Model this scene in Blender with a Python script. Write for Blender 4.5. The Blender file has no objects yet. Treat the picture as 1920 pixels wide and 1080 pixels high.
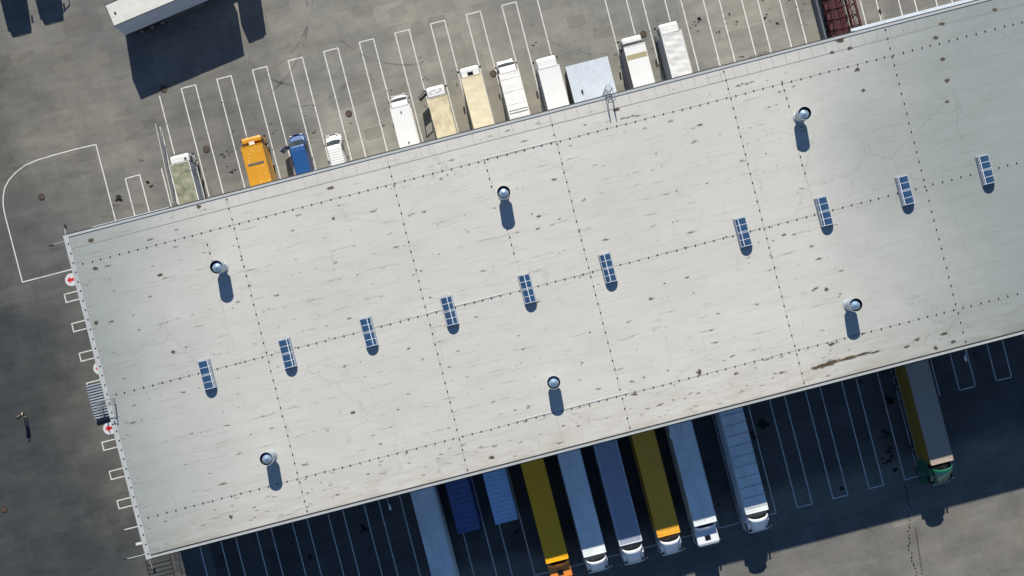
import bpy, bmesh, math, random
from mathutils import Vector, Matrix, noise
R = math.radians
sc = bpy.context.scene
col = sc.collection
rng = random.Random(7)

# ------------------------------------------------------------ camera, sky, sun
CAM_H = 91.5          # drone height, metres
FPX = 1493.0          # focal length in photo pixels (28 mm lens)
NX, NY = 960.0, 600.0 # pixel of the point straight below the drone
cam = bpy.data.cameras.new("camera")
cam.sensor_width = 36.0
cam.lens = 36.0 * FPX / 1920.0
cam.shift_y = 60.0 / 1920.0
cam.clip_end = 5000
co = bpy.data.objects.new("camera", cam)
co.location = (0, 0, CAM_H)
col.objects.link(co)
sc.camera = co

SUN_EL = math.atan(1 / 1.75)
SH_AZ = R(9.2)         # shadows fall this far to the right of the picture's down direction
shadow_dir = Vector((math.sin(SH_AZ), -math.cos(SH_AZ), 0))
world = bpy.data.worlds.new("World")
sc.world = world
world.use_nodes = True
wn = world.node_tree.nodes
sky = wn.new("ShaderNodeTexSky")
sky.sky_type = 'NISHITA'
sky.sun_disc = False
sky.sun_elevation = SUN_EL
sky.sun_rotation = -SH_AZ
sky.altitude = 1500
sky.air_density = 1.0
sky.dust_density = 0.0
sky.ozone_density = 4.5
wn["Background"].inputs[1].default_value = 0.072
world.node_tree.links.new(sky.outputs[0], wn["Background"].inputs[0])
sl = bpy.data.lights.new("sun", 'SUN')
sl.energy = 5.0
sl.angle = R(0.5)
sl.color = (1.0, 0.94, 0.84)
so = bpy.data.objects.new("sun", sl)
d = Vector((shadow_dir.x * math.cos(SUN_EL), shadow_dir.y * math.cos(SUN_EL), -math.sin(SUN_EL)))
so.rotation_euler = d.to_track_quat('-Z', 'Y').to_euler()
so.location = (-10, 60, 60)
col.objects.link(so)
vs = sc.view_settings
vs.view_transform = 'Standard'
vs.look = 'None'
vs.gamma = 1
vs.exposure = 0.5

# ------------------------------------------------------------ frame of the site
TH = R(14.43)
UV = Vector((math.cos(TH), math.sin(TH), 0))     # along the warehouse
VV = Vector((-math.sin(TH), math.cos(TH), 0))    # across it, towards the sunlit yard
def at(px, py, z=0.0):
    k = (CAM_H - z) / FPX
    return Vector(((px - NX) * k, (NY - py) * k, z))
def uv(p): return p.dot(UV), p.dot(VV)
def site(u, v, z=0.0): return UV * u + VV * v + Vector((0, 0, z))
H_ROOF = 11.0
u_w, v_n = uv(at(118, 440, H_ROOF))
_, v_s = uv(at(275, 1050, H_ROOF))
u_e = uv(at(2330, 400, H_ROOF))[0]

# ------------------------------------------------------------ materials
def srgb(r, g, b):
    f = lambda c: c / 12.92 if c <= 0.04045 else ((c + 0.055) / 1.055) ** 2.4
    return tuple(f(c / 255) for c in (r, g, b))
MATS = {}
def nt(name):
    m = bpy.data.materials.new(name); m.use_nodes = True
    return m, m.node_tree.nodes, m.node_tree.links, m.node_tree.nodes["Principled BSDF"]
def mat(name, c, rough=0.5, metal=0.0, coat=0.0, dirt=0.12, dscale=1.2, bump=0.0, dcol=None, spec=0.5):
    """paint, steel, canvas...: base colour broken up by two noises"""
    if name in MATS: return MATS[name]
    m, N, L, P = nt(name)
    tc = N.new("ShaderNodeTexCoord")
    mp = N.new("ShaderNodeMapping"); mp.inputs['Scale'].default_value = (1, .5, 1)
    L.new(tc.outputs['Object'], mp.inputs[0])
    n1 = N.new("ShaderNodeTexNoise"); n1.inputs['Scale'].default_value = dscale; n1.inputs['Detail'].default_value = 8; n1.inputs['Roughness'].default_value = .65
    L.new(mp.outputs[0], n1.inputs['Vector'])
    rp = N.new("ShaderNodeValToRGB"); rp.color_ramp.elements[0].position = .42; rp.color_ramp.elements[1].position = .72
    L.new(n1.outputs[0], rp.inputs[0])
    mx = N.new("ShaderNodeMix"); mx.data_type = 'RGBA'
    dc = dcol or tuple(x * .55 for x in c)
    mx.inputs[6].default_value = (*c, 1); mx.inputs[7].default_value = (*dc, 1)
    ma = N.new("ShaderNodeMath"); ma.operation = 'MULTIPLY'; ma.inputs[1].default_value = min(1, dirt * 2.5)
    L.new(rp.outputs[0], ma.inputs[0]); L.new(ma.outputs[0], mx.inputs[0])
    L.new(mx.outputs[2], P.inputs['Base Color'])
    P.inputs['Roughness'].default_value = rough
    P.inputs['Metallic'].default_value = metal
    P.inputs['Coat Weight'].default_value = coat
    P.inputs['Specular IOR Level'].default_value = spec
    if bump:
        bp = N.new("ShaderNodeBump"); bp.inputs['Strength'].default_value = bump; bp.inputs['Distance'].default_value = .05
        L.new(n1.outputs[0], bp.inputs['Height']); L.new(bp.outputs[0], P.inputs['Normal'])
    MATS[name] = m
    return m
def glass(name="tinted glass", c=(.02, .03, .04)):
    if name in MATS: return MATS[name]
    m, N, L, P = nt(name)
    P.inputs['Base Color'].default_value = (*c, 1); P.inputs['Roughness'].default_value = .1
    P.inputs['Specular IOR Level'].default_value = .5
    MATS[name] = m
    return m

def ground_material():
    m, N, L, P = nt("worn yard asphalt")
    tc = N.new("ShaderNodeTexCoord")
    mp = N.new("ShaderNodeMapping"); mp.inputs['Rotation'].default_value = (0, 0, -TH)
    L.new(tc.outputs['Object'], mp.inputs[0])
    st = N.new("ShaderNodeMapping"); st.inputs['Scale'].default_value = (.35, 1.6, 1); L.new(mp.outputs[0], st.inputs[0])
    def nz(sc_, det, rough, src):
        n = N.new("ShaderNodeTexNoise"); n.inputs['Scale'].default_value = sc_; n.inputs['Detail'].default_value = det
        n.inputs['Roughness'].default_value = rough; L.new(src.outputs[0], n.inputs['Vector']); return n
    big = nz(.05, 5, .55, mp); mid = nz(.3, 8, .65, mp); streak = nz(.55, 8, .7, st); grain = nz(9, 5, .7, mp)
    def ramp(src, a, b, ca, cb):
        r = N.new("ShaderNodeValToRGB"); e = r.color_ramp.elements
        e[0].position = a; e[1].position = b; e[0].color = (*ca, 1); e[1].color = (*cb, 1)
        L.new(src.outputs[0], r.inputs[0]); return r
    def mix(a, b, fac, mode='MIX', f=None):
        x = N.new("ShaderNodeMix"); x.data_type = 'RGBA'; x.blend_type = mode
        if f is not None: x.inputs[0].default_value = f
        else: L.new(fac, x.inputs[0])
        for s, i in ((a, 6), (b, 7)):
            if isinstance(s, tuple): x.inputs[i].default_value = (*s, 1)
            else: L.new(s, x.inputs[i])
        return x.outputs[2]
    c0 = ramp(big, .35, .68, (.142, .143, .139), (.213, .203, .176)).outputs[0]
    # repaired rectangles of slightly different age
    bk = N.new("ShaderNodeTexBrick"); bk.inputs['Scale'].default_value = 1.0; bk.inputs['Brick Width'].default_value = 4.6; bk.inputs['Row Height'].default_value = 2.6
    bk.inputs['Mortar Size'].default_value = 0.0; bk.inputs['Color1'].default_value = (0, 0, 0, 1); bk.inputs['Color2'].default_value = (1, 1, 1, 1); bk.inputs['Bias'].default_value = 0
    bk.offset = .37
    dist = N.new("ShaderNodeVectorMath"); dist.operation = 'ADD'
    dn = nz(.8, 3, .5, mp); sc2 = N.new("ShaderNodeVectorMath"); sc2.operation = 'SCALE'; sc2.inputs['Scale'].default_value = .5
    L.new(dn.outputs[1], sc2.inputs[0]); L.new(sc2.outputs[0], dist.inputs[0]); L.new(mp.outputs[0], dist.inputs[1]); L.new(dist.outputs[0], bk.inputs['Vector'])
    pr = ramp(bk, 0, 1, (.84, .84, .85), (1.14, 1.13, 1.11)).outputs[0]
    c1 = mix(c0, pr, None, 'MULTIPLY', .7)
    c2 = mix(c1, ramp(mid, .3, .7, (.74, .75, .77), (1.2, 1.19, 1.15)).outputs[0], None, 'MULTIPLY', .8)
    c3 = mix(c2, ramp(streak, .3, .7, (.84, .84, .85), (1.14, 1.13, 1.12)).outputs[0], None, 'MULTIPLY', .9)
    c4 = mix(c3, ramp(grain, .3, .7, (.8, .8, .8), (1.2, 1.2, 1.2)).outputs[0], None, 'MULTIPLY', .8)
    vr = N.new("ShaderNodeTexVoronoi"); vr.feature = 'DISTANCE_TO_EDGE'; vr.inputs['Scale'].default_value = .12
    s3 = N.new("ShaderNodeVectorMath"); s3.operation = 'SCALE'; s3.inputs['Scale'].default_value = 3; L.new(nz(.5, 7, .7, mp).outputs[1], s3.inputs[0])
    a3 = N.new("ShaderNodeVectorMath"); a3.operation = 'ADD'; L.new(s3.outputs[0], a3.inputs[0]); L.new(mp.outputs[0], a3.inputs[1]); L.new(a3.outputs[0], vr.inputs['Vector'])
    class _S: pass
    vs0 = _S(); vs0.outputs = [vr.outputs['Distance']]
    ck = ramp(vs0, .002, .008, (1, 1, 1), (0, 0, 0)).outputs[0]; kp = ramp(nz(.07, 4, .6, mp), .47, .6, (0, 0, 0), (.5, .5, .5)).outputs[0]
    cm = N.new("ShaderNodeMath"); cm.operation = 'MULTIPLY'; L.new(ck, cm.inputs[0]); L.new(kp, cm.inputs[1])
    c4 = mix(c4, (.6, .6, .6), cm.outputs[0], 'MULTIPLY')
    # the darker asphalt of the west yard, deepened in colour to imitate lens vignetting
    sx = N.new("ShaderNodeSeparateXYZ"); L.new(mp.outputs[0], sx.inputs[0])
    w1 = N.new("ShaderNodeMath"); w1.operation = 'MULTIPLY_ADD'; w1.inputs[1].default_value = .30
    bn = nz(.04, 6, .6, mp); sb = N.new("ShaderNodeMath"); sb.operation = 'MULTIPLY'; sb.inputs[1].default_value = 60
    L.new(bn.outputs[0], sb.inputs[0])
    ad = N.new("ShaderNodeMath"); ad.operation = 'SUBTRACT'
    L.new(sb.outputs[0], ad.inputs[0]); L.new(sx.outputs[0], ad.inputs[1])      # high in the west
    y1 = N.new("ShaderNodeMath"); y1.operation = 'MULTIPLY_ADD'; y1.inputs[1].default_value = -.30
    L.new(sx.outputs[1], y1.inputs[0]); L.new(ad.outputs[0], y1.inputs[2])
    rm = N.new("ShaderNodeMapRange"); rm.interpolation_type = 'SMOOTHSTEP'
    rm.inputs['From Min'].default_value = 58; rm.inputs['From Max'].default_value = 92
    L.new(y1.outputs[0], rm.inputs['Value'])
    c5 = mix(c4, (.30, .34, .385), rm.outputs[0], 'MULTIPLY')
    def band(src, a, b_, out=False):
        q = N.new("ShaderNodeMapRange"); q.interpolation_type = 'SMOOTHSTEP'; q.inputs['From Min'].default_value = a; q.inputs['From Max'].default_value = b_
        L.new(src, q.inputs['Value']); return q.outputs[0]
    def prod(a, b_):
        q = N.new("ShaderNodeMath"); q.operation = 'MULTIPLY'; L.new(a, q.inputs[0]); L.new(b_, q.inputs[1]); return q.outputs[0]
    wv = N.new("ShaderNodeMath"); wv.operation = 'MULTIPLY_ADD'; wv.inputs[1].default_value = 14; L.new(bn.outputs[0], wv.inputs[0]); L.new(sx.outputs[1], wv.inputs[2])
    wu = N.new("ShaderNodeMath"); wu.operation = 'MULTIPLY_ADD'; wu.inputs[1].default_value = 30; L.new(bn.outputs[0], wu.inputs[0]); L.new(sx.outputs[0], wu.inputs[2])
    vignette_lift = prod(prod(band(wv.outputs[0], 24, 30), band(wu.outputs[0], -14, 6)), band(wu.outputs[0], 62, 48))  # paler ground north of centre, raised in colour to mimic the lens's bright middle
    c6 = mix(c5, (1.42, 1.42, 1.36), vignette_lift, 'MULTIPLY')
    dock = prod(band(sx.outputs[1], v_s-13.5, v_s-10.5), band(sx.outputs[0], u_w+1.5, u_w+1.8))  # south bays darkened in the colour to deepen the building's shade
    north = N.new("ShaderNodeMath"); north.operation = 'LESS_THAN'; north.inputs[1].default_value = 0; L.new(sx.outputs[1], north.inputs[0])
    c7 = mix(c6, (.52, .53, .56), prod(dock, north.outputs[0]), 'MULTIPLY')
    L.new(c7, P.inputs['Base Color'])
    P.inputs['Roughness'].default_value = .92; P.inputs['Specular IOR Level'].default_value = .15
    bp = N.new("ShaderNodeBump"); bp.inputs['Strength'].default_value = .25; bp.inputs['Distance'].default_value = .02
    L.new(grain.outputs[0], bp.inputs['Height']); L.new(bp.outputs[0], P.inputs['Normal'])
    return m

def roof_material():
    m, N, L, P = nt("white roofing membrane")
    tc = N.new("ShaderNodeTexCoord")
    mp = N.new("ShaderNodeMapping"); mp.inputs['Location'].default_value = ((u_w+u_e)/2, 0, 0)
    L.new(tc.outputs['Object'], mp.inputs[0])
    def nz(sc_, det, rough, sv=None):
        s = mp
        if sv:
            s = N.new("ShaderNodeMapping"); s.inputs['Scale'].default_value = sv; L.new(mp.outputs[0], s.inputs[0])
        n = N.new("ShaderNodeTexNoise"); n.inputs['Scale'].default_value = sc_; n.inputs['Detail'].default_value = det
        n.inputs['Roughness'].default_value = rough; L.new(s.outputs[0], n.inputs['Vector']); return n
    def ramp(src, a, b, ca, cb):
        r = N.new("ShaderNodeValToRGB"); e = r.color_ramp.elements
        e[0].position = a; e[1].position = b; e[0].color = (*ca, 1); e[1].color = (*cb, 1)
        L.new(src, r.inputs[0]); return r.outputs[0]
    def mul(a, b, f=1.0, fac=None):
        x = N.new("ShaderNodeMix"); x.data_type = 'RGBA'; x.blend_type = 'MULTIPLY'; x.inputs[0].default_value = f
        if fac is not None: L.new(fac, x.inputs[0])
        for s, i in ((a, 6), (b, 7)):
            if isinstance(s, tuple): x.inputs[i].default_value = (*s, 1)
            else: L.new(s, x.inputs[i])
        return x.outputs[2]
    big = nz(.045, 4, .5); mid = nz(.5, 8, .6, (.45, 1.3, 1)); fine = nz(2.2, 8, .75, (.22, 1.7, 1))
    c = ramp(big.outputs[0], .3, .7, (.495, .495, .466), (.56, .55, .512))
    c = mul(c, ramp(mid.outputs[0], .3, .72, (1.04, 1.04, 1.04), (.95, .945, .935)))
    c = mul(c, ramp(fine.outputs[0], .5, .78, (1, 1, 1), (.90, .89, .87)))
    # lapped sheets: rows along the building, wavering with the ripples of the membrane
    wob = nz(.25, 4, .6)
    sc2 = N.new("ShaderNodeVectorMath"); sc2.operation = 'SCALE'; sc2.inputs['Scale'].default_value = .9; L.new(wob.outputs[1], sc2.inputs[0])
    ad = N.new("ShaderNodeVectorMath"); ad.operation = 'ADD'; L.new(sc2.outputs[0], ad.inputs[0]); L.new(mp.outputs[0], ad.inputs[1])
    def seams(w, h, off, msz, keep, strength, src):
        bk = N.new("ShaderNodeTexBrick"); bk.inputs['Scale'].default_value = 1; bk.inputs['Brick Width'].default_value = w; bk.inputs['Row Height'].default_value = h
        bk.inputs['Mortar Size'].default_value = msz; bk.inputs['Mortar Smooth'].default_value = .6; bk.offset = off
        bk.inputs['Color1'].default_value = (0, 0, 0, 1); bk.inputs['Color2'].default_value = (0, 0, 0, 1); bk.inputs['Mortar'].default_value = (1, 1, 1, 1)
        L.new(src.outputs[0], bk.inputs['Vector'])
        ms = ramp(nz(.35, 5, .6).outputs[0], keep, keep + .12, (0, 0, 0), (1, 1, 1))
        a = N.new("ShaderNodeMath"); a.operation = 'MULTIPLY'; L.new(bk.outputs[0], a.inputs[0]); L.new(ms, a.inputs[1])
        b = N.new("ShaderNodeMath"); b.operation = 'MULTIPLY'; b.inputs[1].default_value = strength; L.new(a.outputs[0], b.inputs[0])
        return b.outputs[0]
    c = mul(c, (.62, .60, .57), 1, seams(9.3, 1.45, .41, .035, .45, .5, ad))
    c = mul(c, (.55, .53, .50), 1, seams(31, 2.9, .3, .03, .5, .42, mp))
    vr = N.new("ShaderNodeTexVoronoi"); vr.feature = 'DISTANCE_TO_EDGE'; vr.inputs['Scale'].default_value = .16
    w2 = nz(.5, 6, .7); s3 = N.new("ShaderNodeVectorMath"); s3.operation = 'SCALE'; s3.inputs['Scale'].default_value = 2.6; L.new(w2.outputs[1], s3.inputs[0])
    a3 = N.new("ShaderNodeVectorMath"); a3.operation = 'ADD'; L.new(s3.outputs[0], a3.inputs[0]); L.new(mp.outputs[0], a3.inputs[1]); L.new(a3.outputs[0], vr.inputs['Vector'])
    ln_ = ramp(vr.outputs['Distance'], .003, .012, (1, 1, 1), (0, 0, 0)); kp = ramp(nz(.11, 4, .6).outputs[0], .48, .62, (0, 0, 0), (.6, .6, .6))
    cm = N.new("ShaderNodeMath"); cm.operation = 'MULTIPLY'; L.new(ln_, cm.inputs[0]); L.new(kp, cm.inputs[1])
    c = mul(c, (.70, .68, .65), 1, cm.outputs[0])
    # soft grime that gathers towards the low, southern edge
    sy = N.new("ShaderNodeSeparateXYZ"); L.new(mp.outputs[0], sy.inputs[0])
    gr = N.new("ShaderNodeMapRange"); gr.inputs['From Min'].default_value = -LV+5; gr.inputs['From Max'].default_value = -LV; L.new(sy.outputs[1], gr.inputs['Value'])
    gn = ramp(nz(.9, 8, .75, (.3, 1.4, 1)).outputs[0], .42, .68, (0, 0, 0), (1, 1, 1)); gm = N.new("ShaderNodeMath"); gm.operation = 'MULTIPLY'; L.new(gr.outputs[0], gm.inputs[0]); L.new(gn, gm.inputs[1])
    c = mul(c, (.78, .72, .62), 1, gm.outputs[0])
    # lens vignette painted in: roof colour falls off towards both ends
    sx = N.new("ShaderNodeSeparateXYZ"); L.new(mp.outputs[0], sx.inputs[0])
    sb = N.new("ShaderNodeMath"); sb.operation = 'MULTIPLY_ADD'; sb.inputs[1].default_value = 30; L.new(big.outputs[0], sb.inputs[0])
    ab = N.new("ShaderNodeMath"); ab.operation = 'ABSOLUTE'
    cx = N.new("ShaderNodeMath"); cx.operation = 'SUBTRACT'; cx.inputs[1].default_value = 3; L.new(sx.outputs[0], cx.inputs[0]); L.new(cx.outputs[0], ab.inputs[0]); L.new(ab.outputs[0], sb.inputs[2])
    rm = N.new("ShaderNodeMapRange"); rm.interpolation_type = 'SMOOTHSTEP'; rm.inputs['From Min'].default_value = 40; rm.inputs['From Max'].default_value = 66
    L.new(sb.outputs[0], rm.inputs['Value'])
    c = mul(c, (.49, .56, .58), 1, rm.outputs[0])
    L.new(c, P.inputs['Base Color'])
    P.inputs['Roughness'].default_value = .7; P.inputs['Specular IOR Level'].default_value = .25
    bp = N.new("ShaderNodeBump"); bp.inputs['Strength'].default_value = .35; bp.inputs['Distance'].default_value = .05
    L.new(mid.outputs[0], bp.inputs['Height']); L.new(bp.outputs[0], P.inputs['Normal'])
    return m

def stain_material(name, c, scale=2.5, lo=.35, hi=.75):
    """dirt film: opacity from the mesh's own 'film' attribute broken by noise"""
    m, N, L, P = nt(name)
    P.inputs['Base Color'].default_value = (*c, 1); P.inputs['Roughness'].default_value = .95; P.inputs['Specular IOR Level'].default_value = .1
    at_ = N.new("ShaderNodeAttribute"); at_.attribute_name = 'film'
    tc = N.new("ShaderNodeTexCoord")
    n = N.new("ShaderNodeTexNoise"); n.inputs['Scale'].default_value = scale; n.inputs['Detail'].default_value = 8; n.inputs['Roughness'].default_value = .7
    L.new(tc.outputs['Object'], n.inputs['Vector'])
    ad = N.new("ShaderNodeMath"); ad.operation = 'MULTIPLY_ADD'; ad.inputs[1].default_value = 1.0
    sb = N.new("ShaderNodeMath"); sb.operation = 'SUBTRACT'; sb.inputs[1].default_value = .5
    L.new(n.outputs[0], sb.inputs[0]); s2 = N.new("ShaderNodeMath"); s2.operation = 'MULTIPLY'; s2.inputs[1].default_value = 1.3; L.new(sb.outputs[0], s2.inputs[0])
    L.new(at_.outputs['Fac'], ad.inputs[0]); L.new(s2.outputs[0], ad.inputs[2])
    rm = N.new("ShaderNodeMapRange"); rm.inputs['From Min'].default_value = lo; rm.inputs['From Max'].default_value = hi
    L.new(ad.outputs[0], rm.inputs['Value'])
    # never beyond the rim of the stain
    g = N.new("ShaderNodeMath"); g.operation = 'GREATER_THAN'; g.inputs[1].default_value = .02; L.new(at_.outputs['Fac'], g.inputs[0])
    k = N.new("ShaderNodeMath"); k.operation = 'MULTIPLY'; L.new(rm.outputs[0], k.inputs[0]); L.new(g.outputs[0], k.inputs[1])
    st = N.new("ShaderNodeMath"); st.operation = 'MULTIPLY'; L.new(k.outputs[0], st.inputs[0])
    a2 = N.new("ShaderNodeAttribute"); a2.attribute_name = 'load'; L.new(a2.outputs['Fac'], st.inputs[1])
    L.new(st.outputs[0], P.inputs['Alpha'])
    return m

# ------------------------------------------------------------ mesh builder
class MB:
    def __init__(s): s.v = []; s.f = []; s.mi = []; s.cur = 0
    def add(s, vs_, fs):
        o = len(s.v); s.v += [tuple(v) for v in vs_]
        for f in fs: s.f.append(tuple(i + o for i in f)); s.mi.append(s.cur)
    def box(s, x0, x1, y0, y1, z0, z1, M=None):
        vs_ = [Vector(p) for p in ((x0,y0,z0),(x1,y0,z0),(x1,y1,z0),(x0,y1,z0),(x0,y0,z1),(x1,y0,z1),(x1,y1,z1),(x0,y1,z1))]
        if M: vs_ = [M @ v for v in vs_]
        s.add(vs_, [(0,3,2,1),(4,5,6,7),(0,1,5,4),(1,2,6,5),(2,3,7,6),(3,0,4,7)])
        return s
    def loft(s, secs, cap=True, closed=True):
        """secs: list of point loops with equal counts"""
        n = len(secs[0]); vs_ = [p for q in secs for p in q]; fs = []
        for i in range(len(secs) - 1):
            for j in range(n if closed else n - 1):
                k = (j + 1) % n
                fs.append((i*n+j, i*n+k, (i+1)*n+k, (i+1)*n+j))
        if cap: fs += [tuple(range(n))[::-1], tuple(range((len(secs)-1)*n, len(secs)*n))]
        s.add(vs_, fs); return s
    def tube(s, a, b, r, n=8, r2=None):
        a = Vector(a); b = Vector(b); d_ = (b - a).normalized()
        x = d_.orthogonal().normalized(); y = d_.cross(x)
        r2 = r if r2 is None else r2
        L_ = [[c + (x*math.cos(t) + y*math.sin(t))*rr for t in [2*math.pi*i/n for i in range(n)]] for c, rr in ((a, r), (b, r2))]
        return s.loft(L_)
    def rod(s, pts, r, n=6):
        for a, b in zip(pts, pts[1:]): s.tube(a, b, r, n)
        return s
    def prism(s, pts, z0, z1):
        n = len(pts)
        return s.loft([[Vector((p[0], p[1], z0)) for p in pts], [Vector((p[0], p[1], z1)) for p in pts]])
    def sheet(s, pts):
        s.add(pts, [tuple(range(len(pts)))]); return s
    def lathe(s, prof, c=(0,0,0), n=32, cap=False):
        c = Vector(c)
        secs = [[c + Vector((r*math.cos(2*math.pi*i/n), r*math.sin(2*math.pi*i/n), z)) for i in range(n)] for r, z in prof]
        return s.loft(secs, cap=cap)
    def build(s, name, m, parent=None, bevel=0, smooth=False, seg=2):
        me = bpy.data.meshes.new(name); me.from_pydata(s.v, [], s.f)
        ms = m if isinstance(m, (list, tuple)) else [m]
        for x in ms: me.materials.append(x)
        if len(ms) > 1: me.polygons.foreach_set('material_index', s.mi)
        b = bmesh.new(); b.from_mesh(me); bmesh.ops.recalc_face_normals(b, faces=b.faces); b.to_mesh(me); b.free()
        if smooth: me.polygons.foreach_set('use_smooth', [True]*len(me.polygons))
        o = bpy.data.objects.new(name, me); col.objects.link(o)
        if parent: o.parent = parent
        if bevel:
            md = o.modifiers.new('bevel', 'BEVEL'); md.width = bevel; md.segments = seg; md.limit_method = 'ANGLE'; md.angle_limit = R(35)
        return o
def tag(o, label=None, cat=None, group=None, kind=None):
    if label: o['label'] = label
    if cat: o['category'] = cat
    if group: o['group'] = group
    if kind: o['kind'] = kind
    return o
def empty(name, loc=(0,0,0), rz=0.0, label=None, cat=None, group=None):
    o = bpy.data.objects.new(name, None); col.objects.link(o); o.location = loc; o.rotation_euler = (0, 0, rz); o.empty_display_size = .3
    return tag(o, label, cat, group)
def copy_tree(o, parent=None):
    c = o.copy(); col.objects.link(c); c.parent = parent
    for ch in list(o.children): copy_tree(ch, c)
    return c

# ------------------------------------------------------------ ground
g = MB(); g.sheet([(-1200,-1200,0),(1200,-1200,0),(1200,1200,0),(-1200,1200,0)])
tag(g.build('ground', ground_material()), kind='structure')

# stains on the ground and on the roof share one builder: small fans whose film thins out to the rim
def stain_mesh(items, name, m, parent=None, seed=1, square=False):
    """items: (centre, length, width, angle, load)"""
    rr = random.Random(seed); v = []; f = []; film = []; load = []
    for i, (c, ln, wd, an, ld) in enumerate(items):
        z = c.z + .0006 * (i % 7); n = 20
        def ring(k, val):
            o = len(v)
            for j in range(n):
                t = 2*math.pi*j/n
                w = .75 + .5*noise.noise(Vector((math.cos(t)*1.3 + i*3.7, math.sin(t)*1.3, k)))
                if square: q_ = 1/max(abs(math.cos(t)), abs(math.sin(t))); w = q_*(.93+.1*w)
                x = math.cos(t)*ln*.5*k*w; y = math.sin(t)*wd*.5*k*w
                v.append((c.x + x*math.cos(an) - y*math.sin(an), c.y + x*math.sin(an) + y*math.cos(an), z)); film.append(val); load.append(ld)
            return o
        a, b, d_ = (ring(.8, .95), ring(.93, .6), ring(1, 0)) if square else (ring(.35, .95), ring(.7, .5), ring(1, 0))
        f.append(tuple(range(a, a+n)))
        for p, q in ((a, b), (b, d_)):
            for j in range(n): f.append((p+j, q+j, q+(j+1)%n, p+(j+1)%n))
    me = bpy.data.meshes.new(name); me.from_pydata(v, [], f); me.materials.append(m)
    for nm, arr in (('film', film), ('load', load)):
        A = me.attributes.new(nm, 'FLOAT', 'POINT'); A.data.foreach_set('value', arr)
    o = bpy.data.objects.new(name, me); col.objects.link(o)
    if parent: o.parent = parent
    return o
gs = []
def gst(px, py, ln, wd, ld=.8, an=0.0, n=1, spread=0):
    for _ in range(n):
        gs.append((at(px + rng.gauss(0, spread), py + rng.gauss(0, spread), .012), ln, wd, an + rng.uniform(-.3, .3), ld))
for px, py, s in ((222,373,1.0),(224,366,.7),(262,299,.35),(277,343,.6),(285,352,.5),(418,292,.5),(428,288,.35),(437,325,.5),(432,320,.4),(1310,35,.7),(1308,43,.4),
                  (1367,25,.35),(1383,43,.35),(1436,33,.5),(1457,43,.5),(1540,52,.5),(1347,60,.4),(1388,107,.4),(720,295,.35),(796,150,.35),(790,115,.3),(1000,83,.4),(1340,0,.6),(1477,0,.6)):
    gst(px, py, s*1.1, s*.7, .75, 0, 3, 3)
for _ in range(70):
    gst(rng.uniform(240, 1600), rng.uniform(40, 400), rng.uniform(.15, .4), rng.uniform(.1, .25), .7)
for _ in range(60):   # older bleached or damp patches
    gst(rng.uniform(-20, 300), rng.uniform(100, 1080), rng.uniform(2, 6), rng.uniform(.8, 2.4), .07, TH)
for k in range(26):   # dripped trail leading from an empty bay out into the sun
    t = k/25; gst(1697 + 18*t + 4*math.sin(7*t) + rng.gauss(0,1.5), 905 + 175*t, rng.uniform(.3, .9), .3, .8, R(105)); 
    if k > 12: gst(1706 + 22*t, 900 + 175*t, .6, .18, .7, R(100)); gst(1712 + 30*(t-.4), 900 + 170*t, .5, .16, .55, R(102))
for px, py, s in ((1240,800,2.4),(1425,795,2.2),(1435,800,2),(1410,818,1.6),(1675,752,1.6),(1668,745,1.9),(1655,817,1.4),(1655,865,1),(1680,700,1.3),(1343,948,1),(685,988,1.6),(680,995,1.3),(580,1040,1.1),(970,1000,1.4),
                  (1670,860,1.5),(1672,840,1.4),(1680,880,1.6),(1667,810,1.3),(1580,918,1.3)):
    gst(px, py, s*.75, s*.55, .6, 0, 2, 4)
for n in range(26):       # drips where engines stand, bay after bay
    x, y = 372+71.2*n, 300-18*n
    for _ in range(5): gst(x+rng.gauss(0, 7), y+rng.gauss(0, 22), rng.uniform(.2, .8), rng.uniform(.15, .5), rng.uniform(.2, .5))
for n in range(20):
    for _ in range(4): gst(480+71*n+rng.gauss(0, 6), 1010-17*n+rng.gauss(0, 25), rng.uniform(.3, .9), rng.uniform(.2, .5), rng.uniform(.2, .5))
tag(stain_mesh(gs, 'ground_stains', stain_material("oil stain", (.018, .017, .016), 3.0, .35, .7)), kind='structure')
bl = []
for _ in range(55):
    bl.append((at(*rng.choice([(rng.uniform(0, 900), rng.uniform(0, 180)), (rng.uniform(1400, 1920), rng.uniform(960, 1080))]), .0018), rng.uniform(1.5, 3.5), rng.uniform(.8, 1.8), TH, rng.uniform(.08, .2)))
for px, py in ((38,110),(118,129),(172,128),(188,110),(118,93),(190,237),(820,40),(1130,60),(700,250),(1080,40)):
    bl.append((at(px, py, .0018), 2.2, 1.4, TH, .4))
tag(stain_mesh(bl, 'ground_dust_patches', stain_material("pale dust", (.30, .28, .24), 1.6, .2, .6), seed=3, square=True), kind='structure')

# tyre marks: turning arcs in front of the bays
tm = MB()
def arc(cx, cy, r, a0, a1, w, z):
    pts = []
    for i in range(41):
        t = R(a0 + (a1-a0)*i/40)
        pts.append((at(cx + r*math.cos(t), cy + r*math.sin(t), z), at(cx + (r+w)*math.cos(t), cy + (r+w)*math.sin(t), z)))
    for a, b in zip(pts, pts[1:]): tm.add([a[0], a[1], b[1], b[0]], [(0,1,2,3)])
for i, (cx, cy, r, a0, a1, w) in enumerate(((560,40,118,30,150,4),(555,70,128,35,140,3),(395,30,180,-10,60,4),(420,-10,165,0,70,3),(1120,-60,160,40,150,3),(760,-60,180,60,140,3),(1560,1150,170,200,300,3),(120,800,140,-60,40,4),(60,600,150,-20,60,4))):
    arc(cx, cy, r, a0, a1, w, .009 + i*.0006)
m_, N_, L_, P_ = nt("tyre rubber film")
P_.inputs['Base Color'].default_value = (.03, .03, .03, 1); P_.inputs['Roughness'].default_value = .9
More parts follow.
